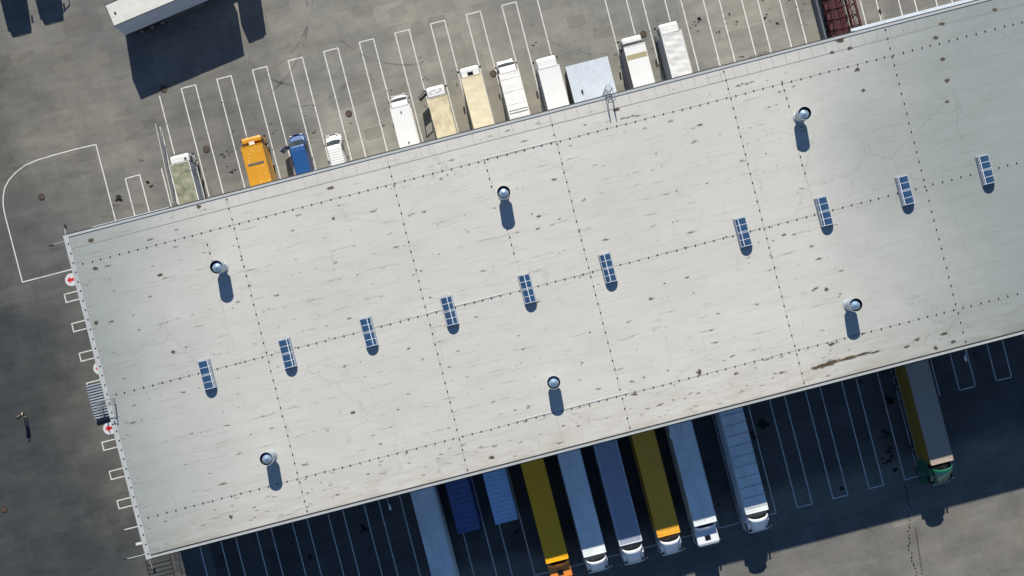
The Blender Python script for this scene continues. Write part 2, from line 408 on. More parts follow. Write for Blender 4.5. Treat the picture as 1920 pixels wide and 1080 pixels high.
tc_ = N_.new("ShaderNodeTexCoord"); n_ = N_.new("ShaderNodeTexNoise"); n_.inputs['Scale'].default_value = .5; n_.inputs['Detail'].default_value = 8; L_.new(tc_.outputs['Object'], n_.inputs['Vector'])
r_ = N_.new("ShaderNodeMapRange"); r_.inputs['From Min'].default_value = .45; r_.inputs['From Max'].default_value = .75; r_.inputs['To Max'].default_value = .38
L_.new(n_.outputs[0], r_.inputs[0]); L_.new(r_.outputs[0], P_.inputs['Alpha'])
tag(tm.build('tyre_marks', m_), kind='structure')

# painted markings -------------------------------------------------
SL = math.tan(TH)        # pixels right per pixel down along a bay line
pk = MB()
LW = .13
def line(p, q, w=LW, z=.006):
    a = at(p[0], p[1], 0); b = at(q[0], q[1], 0); d_ = (b-a).normalized(); n_ = Vector((-d_.y, d_.x, 0))*w/2
    a = a - d_*w/2; b = b + d_*w/2
    n = max(1, int((b-a).length/1.2)); zz = Vector((0, 0, z + .0008*(len(pk.f) % 5)))
    for i in range(n):
        s_, t_ = a + (b-a)*i/n, a + (b-a)*(i+1)/n
        pk.add([s_ - n_ + zz, t_ - n_ + zz, t_ + n_ + zz, s_ + n_ + zz], [(0,1,2,3)])
def down(p, y): return (p[0] + SL*(y-p[1]), y)
def wall_y(x, vw):         # y pixel of the foot of a long wall at pixel column x
    return NY - (vw*FPX/CAM_H/math.cos(TH) + (x-NX)*math.tan(TH))
WN, WS = v_n - .35, v_s + .35      # wall faces stand a little inside the roof edge
def to_wall(p, vw):
    q = p
    for _ in range(6): q = down(p, wall_y(q[0], vw))
    return q
def bay(pl, pr, vw, close=True):
    line(pl, to_wall(pl, vw)); line(pr, to_wall(pr, vw))
    if close: line(pl, pr)
line((299,180), to_wall((299,180), WN))
for n in range(10):
    L1 = (340+66.75*n, 166-17.3*n); bay(L1, (L1[0]+26.5, L1[1]-6.8), WN)
line((1007,-2), to_wall((1007,-2), WN))
line((1134,-2), to_wall((1134,-2), WN))
for x in (1174,1246,1318,1390,1461,1534,1612,1684,1754,1826): bay((x,-2), (x+30,-2), WN, False)
# west corner outline and short bays
curve = [(180,271),(140,280),(100,291),(70,300),(47,310),(30,323),(17,337),(9,352),(6,368),(6,385),(9,402),(42,529),(150,501)]
for a, b in zip(curve, curve[1:]): line(a, b)
line((180,271), to_wall((180,271), WN))
bay((235,335), (262,327.5), WN); line((303,317), to_wall((303,317), WN))
def wbox(x, y, hgt, w=60):
    a, b = (x, y), (x+SL*hgt, y+hgt)
    line(a, b); line(a, (a[0]+w, a[1]-SL*w)); line(b, (b[0]+w, b[1]-SL*w))
for x, y in ((120.5,552),(134.5,607),(148.5,662.5),(191,829.5),(205,884),(219.5,939)): wbox(x, y, 15)
wbox(162.5, 718.5, 71)
line((234,993), (290,979)); line((257,1020), (300,1009), .3)
# shaded dock side
for x in (1003,931.5,860,788,717,645,574,502,431): 
    L1 = (x, 1080); L2 = down(L1, 1072+(1003-x)*.26 if x < 1003 else 1079)
    bay(L2, (L2[0]+27.5, L2[1]-7), WS)
line(down((361+28, 1080), 1250), to_wall((389,1080), WS))
for x, y, w in ((1096,1056,27),(1164,1038.5,27),(1232,1021,27),(1298,1003,27),(1388,980,40),(1455,962,27),(1523,944.6,28),(1589.5,928,27.5),(1656.5,909.5,27),(1722.5,892.8,26)):
    bay((x-w, y+w*SL), (x, y), WS)
line((1762,741), to_wall((1762,741), WS))
bay((1799,732), (1829,724), WS); bay((1868,714), (1897,707), WS); bay((1937,697), (1966,689), WS)
m, N, L, P = nt("worn white road paint")
tc = N.new("ShaderNodeTexCoord"); n1 = N.new("ShaderNodeTexNoise"); n1.inputs['Scale'].default_value = 2.5; n1.inputs['Detail'].default_value = 10; n1.inputs['Roughness'].default_value = .75
L.new(tc.outputs['Object'], n1.inputs['Vector'])
rp = N.new("ShaderNodeValToRGB"); rp.color_ramp.elements[0].position = .52; rp.color_ramp.elements[1].position = .72; rp.color_ramp.elements[0].color = (.60,.60,.57,1); rp.color_ramp.elements[1].color = (.22,.21,.195,1)
L.new(n1.outputs[0], rp.inputs[0]); L.new(rp.outputs[0], P.inputs['Base Color']); P.inputs['Roughness'].default_value = .8
tag(pk.build('painted_bay_lines', m), kind='structure')

# ------------------------------------------------------------ common colours
white = mat("white paint", (.70, .70, .675), .35, coat=.3, dirt=.05)
offwhite = mat("off white canvas", (.74, .73, .69), .6, dirt=.1)
steel_dark = mat("dark chassis steel", (.03, .032, .035), .6, dirt=.2)
black = mat("black rubber", (.018, .018, .018), .8, dirt=.1)
alu = mat("bare aluminium", (.62, .64, .66), .3, metal=.9, dirt=.1)
gl = glass()
lampm = mat("lamp lens", (.85, .85, .8), .15, coat=.5, dirt=0)
redm = mat("red lens", (.45, .02, .02), .2, dirt=0)
grey_wall = mat("grey wall cladding", (.42, .44, .46), .6, dirt=.1)

# ------------------------------------------------------------ warehouse
wh = empty('warehouse', site((u_w+u_e)/2, (v_n+v_s)/2, 0), TH, 'long warehouse with a stained white flat roof carrying round vents and skylights', 'warehouse')
LU, LV = (u_e-u_w)/2, (v_n-v_s)/2
def loc(p):   # world point to the warehouse's own frame
    u, v = uv(p); return Vector((u-(u_w+u_e)/2, v-(v_n+v_s)/2, p.z))
PZ = .05   # upstand of the coping above the membrane
ZR = H_ROOF-PZ
b = MB(); b.box(-LU+.35, LU-.35, -LV+.35, LV-.35, 0, ZR-.2); b.build('wall', grey_wall, wh)
PZ = .05   # upstand of the coping above the membrane
ZR = H_ROOF-PZ
# roof slab with its seams
rm = MB()
rm.box(-LU+.3, LU-.3, -LV+.3, LV-.3, ZR-.3, ZR)
seam_c = mat("grey seam sealant", (.37, .37, .355), .8, dirt=.3, dscale=3)
pin_c = mat("dark roof fastener plate", (.02, .02, .022), .6)
lap_c = mat("white lap strip", (.66, .66, .63), .6, dirt=.1)
def seam(x0, y0, x1, y1, w, z=.006, mi=1):
    rm.cur = mi; a = Vector((x0, y0, ZR)); c = Vector((x1, y1, ZR)); d_ = (c-a).normalized(); n_ = Vector((-d_.y, d_.x, 0))*w/2; z_ = Vector((0, 0, z))
    n = max(1, int((c-a).length/2.2)); pr = None
    for i in range(n+1):
        q = a + (c-a)*i/n; jit = n_.normalized()*rng.uniform(-.02, .02)
        cur = (q - n_ + z_ + jit, q + n_ + z_ + jit)
        if pr: rm.add([pr[0], cur[0], cur[1], pr[1]], [(0,1,2,3)])
        pr = cur
    rm.cur = 0
def pin(x, y, r=.075):
    rm.cur = 2; x += rng.uniform(-.03, .03); y += rng.uniform(-.03, .03)
    rm.lathe([(r*.9, ZR), (r*.9, ZR+.06), (r*.45, ZR+.1), (.001, ZR+.1)], (x, y, 0), 8); rm.cur = 0
def at_roof(px, py): return loc(at(px, py, ZR))
ys = [at_roof(145,497).y, at_roof(205,743).y, at_roof(270,972).y]
for k, y in enumerate(ys):
    seam(-LU+.9, y, LU-1, y, .07)
    x = -LU+1.2
    while x < LU-1:
        pin(x, y+.02); x += rng.choice([.98, .98, .95, 1.0, .86])
p0 = at_roof(735,312).x; pitch = at_roof(1040,268).x - at_roof(735,337).x
pitch = 16.45
xs = [at_roof(*p).x for p in ((578,967),(878,888),(1182,806),(1510,727),(1812,648),(2116,570))]
for x in xs:
    if x > LU-1: continue
    seam(x, -LV+.5, x, LV-.5, .05, .011)
    y = -LV+.8
    while y < LV-.6:
        pin(x, y); y += rng.choice([.98, 1.0, .9, 1.02, 1.1])
for (px, py, l1) in ((388,455,3.4),(908,300,3.6),(1465,150,3.6),(412,560,5.5),(950,425,5.2),(1495,275,5.2),(1042,780,3.5),(507,920,3.5)):
    q = at_roof(px, py); seam(q.x, q.y, q.x+.15, q.y-l1, .035, .016)
    if py < 460:
        for k in range(4): pin(q.x+.02*k, q.y-.2-.85*k, .075)
# border sheets inside the north edge
yb = LV-1.55
seam(-LU+.6, yb, LU-.6, yb, .06, .016)
x = -LU+1.8
while x < LU-1:
    seam(x, yb, x, LV-.45, .035, .02)
    x += 1.36
xw = -LU+1.05
seam(xw, -LV+.6, xw, LV-.6, .05, .02)
y = -LV+1
while y < LV-1: seam(-LU+.55, y, xw, y, .03, .024); y += 2.3
for yy, a_, b_ in ((ys[0]+.16, 905, 1045), (ys[2]+.16, 960, 1180), (ys[1]+.16, 730, 870)):
    seam(at_roof(a_, 300).x if yy > 0 else at_roof(a_, 760).x, yy, at_roof(b_, 268).x if yy > 0 else at_roof(b_, 735).x, yy, .12, .028, 3)
rm.build('roof', [roof_material(), seam_c, pin_c, lap_c], wh)
roof = wh.children[-1]
# coping round the edge
cp = MB()
cp.box(-LU+.001, LU, LV-.36, LV-.12, H_ROOF-.35, H_ROOF); cp.box(-LU, LU, -LV+.06, -LV+.28, H_ROOF-.35, H_ROOF+.001)
cp.box(-LU-.02, -LU+.5, -LV+.03, LV-.1, H_ROOF-.36, H_ROOF+.02)
cp.box(LU-.4, LU, -LV+.28, LV-.36, H_ROOF-.35, H_ROOF)
cp.cur = 1
cp.box(-LU+.002, LU, -LV+.34, -LV+.44, ZR, ZR+.04)
y = -LV+.6
while y < LV-.4: cp.lathe([(.07, H_ROOF+.02), (.07, H_ROOF+.07), (.001, H_ROOF+.08)], (-LU+.33, y, 0), 8); y += .98 + rng.uniform(-.05, .05)
cp.build('coping', [mat("pale coping sheet", (.42, .44, .435), .5, dirt=.12), steel_dark], wh)
gt = MB(); gt.box(-LU-.02, LU, LV-.12, LV+.02, H_ROOF-.4, H_ROOF-.12); gt.box(-LU, LU, -LV-.06, -LV+.06, H_ROOF-.5, H_ROOF-.16)
gt.build('gutter', steel_dark, wh)
# roof dirt
dirt = []
row = 1.45
for _ in range(480):
    x = rng.uniform(-LU+1, LU-40); y = round(rng.uniform(-LV+1, LV-1)/row)*row + rng.gauss(0, .12)
    s = rng.choice([.14, .18, .22, .28, .36, .5])
    dirt.append((site(x+(u_w+u_e)/2, y+(v_n+v_s)/2, ZR+.034), s*rng.uniform(1.4, 3.2), s*rng.uniform(.45, .8), TH+rng.uniform(-.2, .2), rng.uniform(.3, .8)))
for _ in range(260):
    x = rng.uniform(-LU+1, LU-40); y = round(rng.uniform(-LV+1, LV-1)/row)*row + rng.gauss(0, .1)
    dirt.append((site(x+(u_w+u_e)/2, y+(v_n+v_s)/2, ZR+.034), rng.uniform(1.5, 4.5), rng.uniform(.07, .16), TH+rng.uniform(-.06, .06), rng.uniform(.15, .35)))
for _ in range(70):
    x = rng.uniform(-LU+1, LU-40)
    dirt.append((site(x+(u_w+u_e)/2, rng.uniform(-LV+.8, -LV+3.5)+(v_n+v_s)/2, ZR+.034), rng.uniform(.5, 1.3), rng.uniform(.12, .25), TH+rng.uniform(-.2, .2), rng.uniform(.3, .6)))
for px, py, ln, wd, ld in ((1545,684,2.4,.7,1),(1556,680,2.6,.8,1),(1590,671,4.4,.55,1),(1620,663,2.6,.45,1),(1640,660,2,.3,.9),(1530,689,1.6,.5,.9),(1558,645,1,.5,1),(1575,73,1.6,.8,1),(1577,75,1,.7,1),(1593,90,1,.6,1),
                           (1560,98,.8,.5,.9),(1155,205,1.2,.5,1),(1607,130,.9,.6,1),(1619,169,.8,.5,1),(1768,110,.8,.6,1),(1776,150,1,.6,1),(1776,190,.8,.4,1),(1766,44,1,.5,1),(1755,70,1.1,.5,.9),(1865,18,1,.5,.9),
                           (1311,698,1,.8,1),(433,969,.8,.6,1),(325,659,.9,.5,1),(662,773,.8,.5,.9),(388,690,.7,.4,.9),(1234,122,1.1,.5,1),(373,387,.8,.6,1),(170,450,.9,.7,1),(178,503,.9,.5,1),(300,515,1,.5,1),(180,605,.7,.6,1),(1754,652,.9,.6,1),(1787,640,.9,.5,1),
                           (922,857,1.2,.5,1),(1770,625,1.4,.4,.9),(1700,650,1.4,.35,.8),(1720,636,1.2,.5,.8),(625,410,.5,.5,.9),(215,385,1.5,.5,.6),(620,352,1.5,.5,.8),(1010,405,.8,.3,.8),(1380,700,1,.4,.7),(1220,560,1,.4,.7),(1470,440,1,.4,.7),(1550,542,.9,.5,1)):
    dirt.append((at(px, py, ZR+.036), ln*1.1, wd*1.2, TH, ld))
for px, py in ((352,325),(1180,222),(1395,160),(1420,105),(1600,62),(1688,45)):
    for k in range(4): dirt.append((at(px+k*9-12, py-k*2.3+rng.uniform(-2, 2), ZR+.036), 1, .22, TH, .8))
sd = stain_mesh(dirt, 'roof_dirt', stain_material("rusty silt", (.095, .07, .042), 4.0, .33, .98), seed=5)
tag(sd, kind='stuff')
sd.parent = wh; sd.matrix_parent_inverse = (Matrix.Translation(wh.location) @ Matrix.Rotation(TH, 4, 'Z')).inverted()

# skylights: parts of the roof
frame_m = mat("skylight white frame", (.74, .78, .82), .4, dirt=.05)
kerb_m = mat("zinc skylight kerb", (.30, .35, .40), .5, dirt=.15)
pane_m = glass("blue tinted glazing", (.032, .078, .16))
def skylight(px, py):
    q = loc(at(px, py, ZR+.45)); r = .555; ln = 1.45
    k = MB(); k.box(q.x-r-.06, q.x+r+.06, q.y-ln-.05, q.y+ln+.05, ZR+.002, ZR+.2)
    # flashing skirt
    k.box(q.x-r-.1, q.x+r+.1, q.y-ln-.1, q.y+ln+.1, ZR+.001, ZR+.04)
    cb = k.build('skylight', kerb_m, wh)
    def arch(t, rad): return Vector((q.x + rad*math.sin(t), 0, ZR+.2 + rad*.62*math.cos(t)))
    n = 16; ts = [-math.pi/2 + math.pi*i/n for i in range(n+1)]
    gz = MB()
    secs = []
    for y in (q.y-ln, q.y+ln):
        secs.append([Vector((arch(t, r).x, y, arch(t, r).z)) for t in ts])
    gz.loft(secs)
    gz.build('glazing', pane_m, cb, smooth=False)
    hp = MB()
    def hoop(y, w, rad=r+.012):
        s_ = [[Vector((arch(t, rr).x, yy, arch(t, rr).z)) for t in ts] for rr, yy in ((rad-.02, y-w), (rad+.02, y-w), (rad+.02, y+w), (rad-.02, y+w), (rad-.02, y-w))]
        hp.loft(s_, cap=False, closed=False)
    for y in (-ln+.03, -ln*.52, -.07, .07, ln*.52, ln-.03): hoop(q.y+y, .022)
    off = max(-.44, min(.44, -(px-1010)*.0007)); t = math.asin(off/r)
    for tt, w in ((t, .032), (R(72), .014), (R(-72), .014)):
        c = arch(tt, r+.02); hp.box(c.x-w, c.x+w, q.y-ln+.02, q.y+ln-.02, c.z-.012, c.z+.02)
    hp.build('glazing_bars', frame_m, cb)
for p in ((386,703),(537,663),(690,623),(842,583),(988.5,541.5),(1140.5,502.5),(1394.5,435),(1547,396),(1699.5,356.5),(1851,317.5)): skylight(*p)

# round vents: parts of the roof
vent_m = mat("spun galvanised steel", (.40, .45, .48), .4, metal=.4, dirt=.15, dscale=3)
vent_in = mat("dark duct inside", (.04, .045, .05), .7)  # dark inner wall of the vent drum
cone_m = mat("polished cone cap", (.42, .57, .70), .25, metal=.45, dirt=.05)
def vent(px, py):
    q = loc(at(px, py, ZR+1.65)); z = ZR
    k = MB(); k.lathe([(.62, z+.001), (.60, z+.06), (.44, z+.12), (.42, z+.7)], (q.x, q.y, 0), 32); nk = k.build('roof_vent', vent_m, wh, smooth=False)
    k = MB(); k.lathe([(.42, z+.58), (.66, z+.68), (.68, z+1.65)], (q.x, q.y, 0), 40); k.cur = 1; k.lathe([(.68, z+1.65), (.655, z+1.65)], (q.x, q.y, 0), 40); k.cur = 2; k.lathe([(.655, z+1.65), (.65, z+.72), (.3, z+.7), (.001, z+.7)], (q.x, q.y, 0), 40)
    k.build('wind_band', [vent_m, frame_m, vent_in], nk)
    k = MB(); n = 12
    k.lathe([(.001, z+1.62), (.52, z+1.42), (.53, z+1.39), (.50, z+1.36)], (q.x, q.y, 0), n)
    k.build('cone_cap', cone_m, nk)
    k = MB()
    for i in range(4):
        a = R(40+90*i); k.tube((q.x+.5*math.cos(a), q.y+.5*math.sin(a), z+1.38), (q.x+.66*math.cos(a), q.y+.66*math.sin(a), z+1.5), .015)
    k.tube((q.x, q.y, z+.7), (q.x, q.y, z+1.6), .04)
    k.build('stay_bars', steel_dark, nk)
for p in ((405.6,500.6),(499.2,860.5),(944.4,360.6),(1038.3,717.2),(1508.9,212.2),(1605,571.7)): vent(*p)

# canopies over the small bays (north face)
for a_, b_, y_ in ((173,316,425),(1595,2200,54)):
    za = 8.6
    p = loc(at(a_, y_, za)); e = loc(at(b_, y_-(b_-a_)*SL, za))
    k = MB(); k.box(p.x, e.x, LV-.34, p.y, za-.12, za)
    n = max(2, int((e.x-p.x)/2.5))
    for i in range(n+1):
        x = p.x + .2 + (e.x-p.x-.4)*i/n; k.box(x-.05, x+.05, LV-.34, p.y-.1, za-.3, za-.12)
    k.build('canopy', mat("pale canopy sheet", (.55, .62, .68), .5), wh)

# wall lamps on gooseneck arms
def wall_lamp(px, py, side, m=steel_dark, z=9.6):
    q = loc(at(px, py, z))
    if side == 'w': root = Vector((-LU+.35, q.y, z+.3))
    elif side == 'n': root = Vector((q.x, LV-.35, z+.3))
    else: root = Vector((q.x, -LV+.35, z+.3))
    d_ = Vector((q.x-root.x, q.y-root.y, 0)).normalized(); s_ = Vector((-d_.y, d_.x, 0))
    k = MB(); k.rod([root, root+d_*.4+Vector((0,0,.1)), q+Vector((0,0,.15))-d_*.3], .03); k.box(-.1, .1, -.1, .1, -.15, .15, Matrix.Translation(root))
    a = k.build('wall_lamp', mat("galvanised arm", (.5, .52, .54), .5), wh)
    k = MB(); t = q
    secs = []
    for s, w, hh in ((-.4, .04, .04), (-.25, .08, .07), (0, .12, .09), (.2, .09, .07), (.27, .03, .04)):
        c = t + d_*s; secs.append([c+s_*w+Vector((0,0,-hh)), c+s_*w*.7+Vector((0,0,hh)), c-s_*w*.7+Vector((0,0,hh)), c-s_*w+Vector((0,0,-hh))])
    k.loft(secs); k.build('lamp_head', m, a)
for p in ((96,460,'w'),(122,424,'n'),(235,1048,'w'),(289,1071,'s'),(1650,21,'n'),(1092,172,'n')): wall_lamp(*p)
for p in ((731,952,'s'),(1258,818,'s'),(1811,673,'s')): wall_lamp(*p, m=lampm)

# roof ladders
def ladder(px, py, side, name='ladder'):
    q = loc(at(px, py, H_ROOF)); y0 = LV-.2 if side == 'n' else None
    k = MB()
    ox = Vector((1, 0, 0)) if side == 'n' else Vector((0, 1, 0)); dn = Vector((0, 1, 0)) if side == 'n' else Vector((-1, 0, 0))
    e = Vector((q.x, LV+.3, 0)) if side == 'n' else Vector((-LU-.3, q.y, 0))
    for s in (-.3, .3):
        k.rod([e+ox*s+Vector((0,0,.4)), e+ox*s+Vector((0,0,H_ROOF+1.1)), e+ox*s-dn*1.1+Vector((0,0,H_ROOF+1.15)), e+ox*s-dn*1.2+Vector((0,0,H_ROOF-.1))], .035)
    z = .6
    while z < H_ROOF+.2: k.tube(e-ox*.3+Vector((0,0,z)), e+ox*.3+Vector((0,0,z)), .02, 6); z += .3
    for t in (.25, .5, .75, 1.0): k.tube(e-ox*.3-dn*t+Vector((0,0,H_ROOF+.02)), e+ox*.3-dn*t+Vector((0,0,H_ROOF+.02)), .02, 6)
    k.build(name, mat("ladder steel", (.20, .21, .22), .5), wh)
    k = MB(); z = 2.6; vert = [[] for _ in range(5)]
    while z < H_ROOF+1.2:
        pts = []
        for i in range(9):
            t = math.pi*i/8; p = e - ox*.34*math.cos(t) + dn*.5*math.sin(t) + Vector((0,0,z)); pts.append(p)
            if i % 2 == 0: vert[i//2].append(p)
        k.rod(pts, .02, 5); z += .75
    for v_ in vert: k.rod([v_[0], v_[-1]], .015, 5)
    k.build('safety_cage', mat("ladder steel", (.2, .21, .22)), [o for o in wh.children if o.name.startswith(name)][-1])
ladder(1142, 180, 'n')
ladder(203, 755, 'w')

# entrance steps with handrail on the west side
st = empty('entrance_steps', at(183,752,0), TH, 'slatted grey steel steps with a handrail inside a painted box by the west wall', 'steps')
k = MB(); tread = mat("galvanised tread", (.42, .47, .52), .45, metal=.3)
for i in range(13):
    y = 1.9 - i*.315; k.box(-.62, 1.6, y-.09, y+.09, .42, .46); 
k.build('tread', tread, st)
k = MB(); k.box(-.66, -.6, -2.1, 2.1, .05, .4); k.box(1.6, 1.66, -2.1, 2.1, .05, .4); k.box(-.6, 1.6, -2.1, 2.1, .02, .05)
for y in (-2, 0, 2): k.box(-.6, 1.6, y-.03, y+.03, .05, .38)
k.build('frame', steel_dark, st)
k = MB()
k.rod([(.7,-.2,.4),(.7,-.2,1.4),(1.6,-.2,1.4)], .025); k.rod([(.7,-.9,.4),(.7,-.9,1.4),(.7,-.2,1.4)], .025); k.rod([(.7,-1.9,.4),(.7,-1.9,1.4),(.7,-.9,1.4)], .025); k.rod([(.7,-1.9,.9),(.7,-.2,.9)], .02)
k.build('handrail', steel_dark, st)

# round painted signs on the ground beside the west wall
for px, py, dr, lb in ((134,524.5,0,'round white ground sign with a red arrow at the north end of the west wall'),(187,690,0,'round white ground sign mostly hidden under the roof edge above the entrance steps'),(205.5,803,0,'round white ground sign with a red arrow just below the entrance steps')):
    c = at(px, py, .02); e = empty('ground_sign', c, TH, lb, 'sign', 'round signs along the west wall')
    k = MB(); k.lathe([(.74, -.012), (.74, .004), (.001, .004)], n=40); k.build('disc', mat("sign white", (.58, .59, .6), .5, dirt=.08), e)
    k = MB(); k.prism([(-.5,.02),(-.12,.42),(-.1,.18),(.3,.18),(.3,-.16),(-.1,-.16),(-.12,-.4)], .006, .012); k.build('arrow', mat("sign red", (.55, .02, .02), .5, dirt=.05), e)

# low dark bars modelled in place of shadow lines at the south west corner
rl = empty('shadow_bars', at(302,1064,0), TH, 'low thin dark bars in place of shadow lines at the south west corner', 'rack')
k = MB()
for i in range(5): k.rod([(-1.5,-1+.5*i,.0),(-1.5,-1+.5*i,.25),(1.3,-1+.5*i,.25),(1.3,-1+.5*i,0)], .025)
k.build('bar', steel_dark, rl)
for x in (-1.55, 1.25):
    k = MB(); k.box(x, x+.1, -1.2, 1.2, .01, .05); k.build('base_rail', steel_dark, rl)

# manhole covers
mh0 = None
MH = ((307,167,'manhole cover at the lower left corner of the big lorry shadow'),(78,369,'rusty manhole cover inside the curved painted outline'),(387,280,'manhole cover right of the white cab of the olive topped truck'),(654,213,'manhole cover in the empty bay right of the small white van'),
      (925,138,'square framed manhole cover left of the white box truck with a rear stripe'),(1206,64,'black manhole cover between the two white trucks right of the corrugated shed'),(8,955,'brown manhole cover in the lower west yard at the left picture edge'),(1258,797,'dark manhole cover in the shaded dock bay beside the olive trailer'))
for i, (px, py, lb) in enumerate(MH):
    if mh0 is None:
        mh0 = empty('manhole_cover', (0,0,0)); k = MB(); k.lathe([(.38, .001), (.38, .03), (.29, .035), (.29, .02)], n=28); k.build('frame', mat("rusty iron frame", (.02, .016, .014), .8, dirt=.4, dscale=6, dcol=(.07,.04,.025)), mh0)
        k = MB(); k.lathe([(.285, .005), (.285, .025), (.14, .028), (.13, .022), (.001, .022)], n=28)
        for a in range(6): k.box(.16, .26, -.02, .02, .025, .034, Matrix.Rotation(R(60*a), 4, 'Z'))
        k.build('lid', mat("rusty iron lid", (.05, .034, .026), .7, dirt=.5, dscale=6, dcol=(.12,.07,.04)), mh0); o = mh0
    else: o = copy_tree(mh0)
    o.location = at(px, py, .014); o.rotation_euler.z = .7*i
    tag(o, lb, 'manhole cover', 'manhole covers in the yard')

# mesh fence by the first north bay
f0, f1 = at(301,237), at(333,384); ln = (f1-f0).length; ang = math.atan2(f1.y-f0.y, f1.x-f0.x)
fe = empty('mesh_fence', f0, ang, 'thin grey mesh fence standing left of the olive topped truck', 'fence')
k = MB()
i = 0
while i*.12 < ln: k.box(i*.12, i*.12+.012, -.006, .006, .08, 1.25); i += 1
for z in (.1, .35, .6, .85, 1.1): k.box(0, ln, -.008, -.002, z, z+.012)
k.build('mesh_panel', mat("galvanised wire", (.35, .39, .44), .5), fe)
k = MB(); k.box(0, ln, -.03, .03, 1.24, 1.3); k.box(0, ln, -.1, .1, .001, .08); k.build('rail', mat("pale fence rail", (.62, .6, .55), .6), fe)
for i in range(5):
    k = MB(); x = ln*i/4; k.box(x-.03, x+.03, .035, .095, 0, 1.36); k.build('post', mat("galvanised wire", (.35,.39,.44)), fe)

# ------------------------------------------------------------ vehicles
# local frame: +Y is forwards, origin on the ground under the middle of the front bumper
def wheels(root, ys_, track, r=.5, w=.3, dual=()):
    for y in ys_:
        for s in (-1, 1):
            k = MB(); ww = w*2 if y in dual else w; x = s*(track/2)
            xi = x - s*ww
            k.tube((min(x, xi), y, r), (max(x, xi), y, r), r, 24); t = k.build('wheel', black, root, bevel=.04)
            k = MB(); k.tube((x-s*.02, y, r), (x+s*.015, y, r), r*.55, 16); k.tube((x, y, r), (x+s*.04, y, r), r*.2, 10); k.build('rim', alu, t)
def rrect(y, w, z0, z1, rad=.12, top_w=None, n=4):
    """rounded section: bottom corners square, top corners rounded"""
    tw = top_w if top_w is not None else w
    pts = [Vector((-w/2, y, z0)), Vector((w/2, y, z0))]
    for i in range(n+1):
        t = math.pi/2*i/n; pts.append(Vector((tw/2 - rad + rad*math.cos(t), y, z1 - rad + rad*math.sin(t))))
    for i in range(n+1):
        t = math.pi/2 + math.pi/2*i/n; pts.append(Vector((-tw/2 + rad + rad*math.cos(t), y, z1 - rad + rad*math.sin(t))))
    return pts
def mirrors(root, w, y, z, out=.22, size=(.2, .45)):
    for s in (-1, 1):
        k = MB(); k.rod([(s*w/2, y, z+.2), (s*(w/2+out), y+.08, z+.2)], .02); k.box(s*(w/2+out)-size[0]/2, s*(w/2+out)+size[0]/2, y+.03, y+.15, z-size[1]/2, z+size[1]/2)
        k.build('mirror', steel_dark, root, bevel=.02)
def lamps(root, w, y, z):
    for s in (-1, 1):
        k = MB(); k.box(s*(w/2-.28)-.17, s*(w/2-.28)+.17, y-.05, y+.03, z-.1, z+.1); k.build('headlight', lampm, root, bevel=.02)
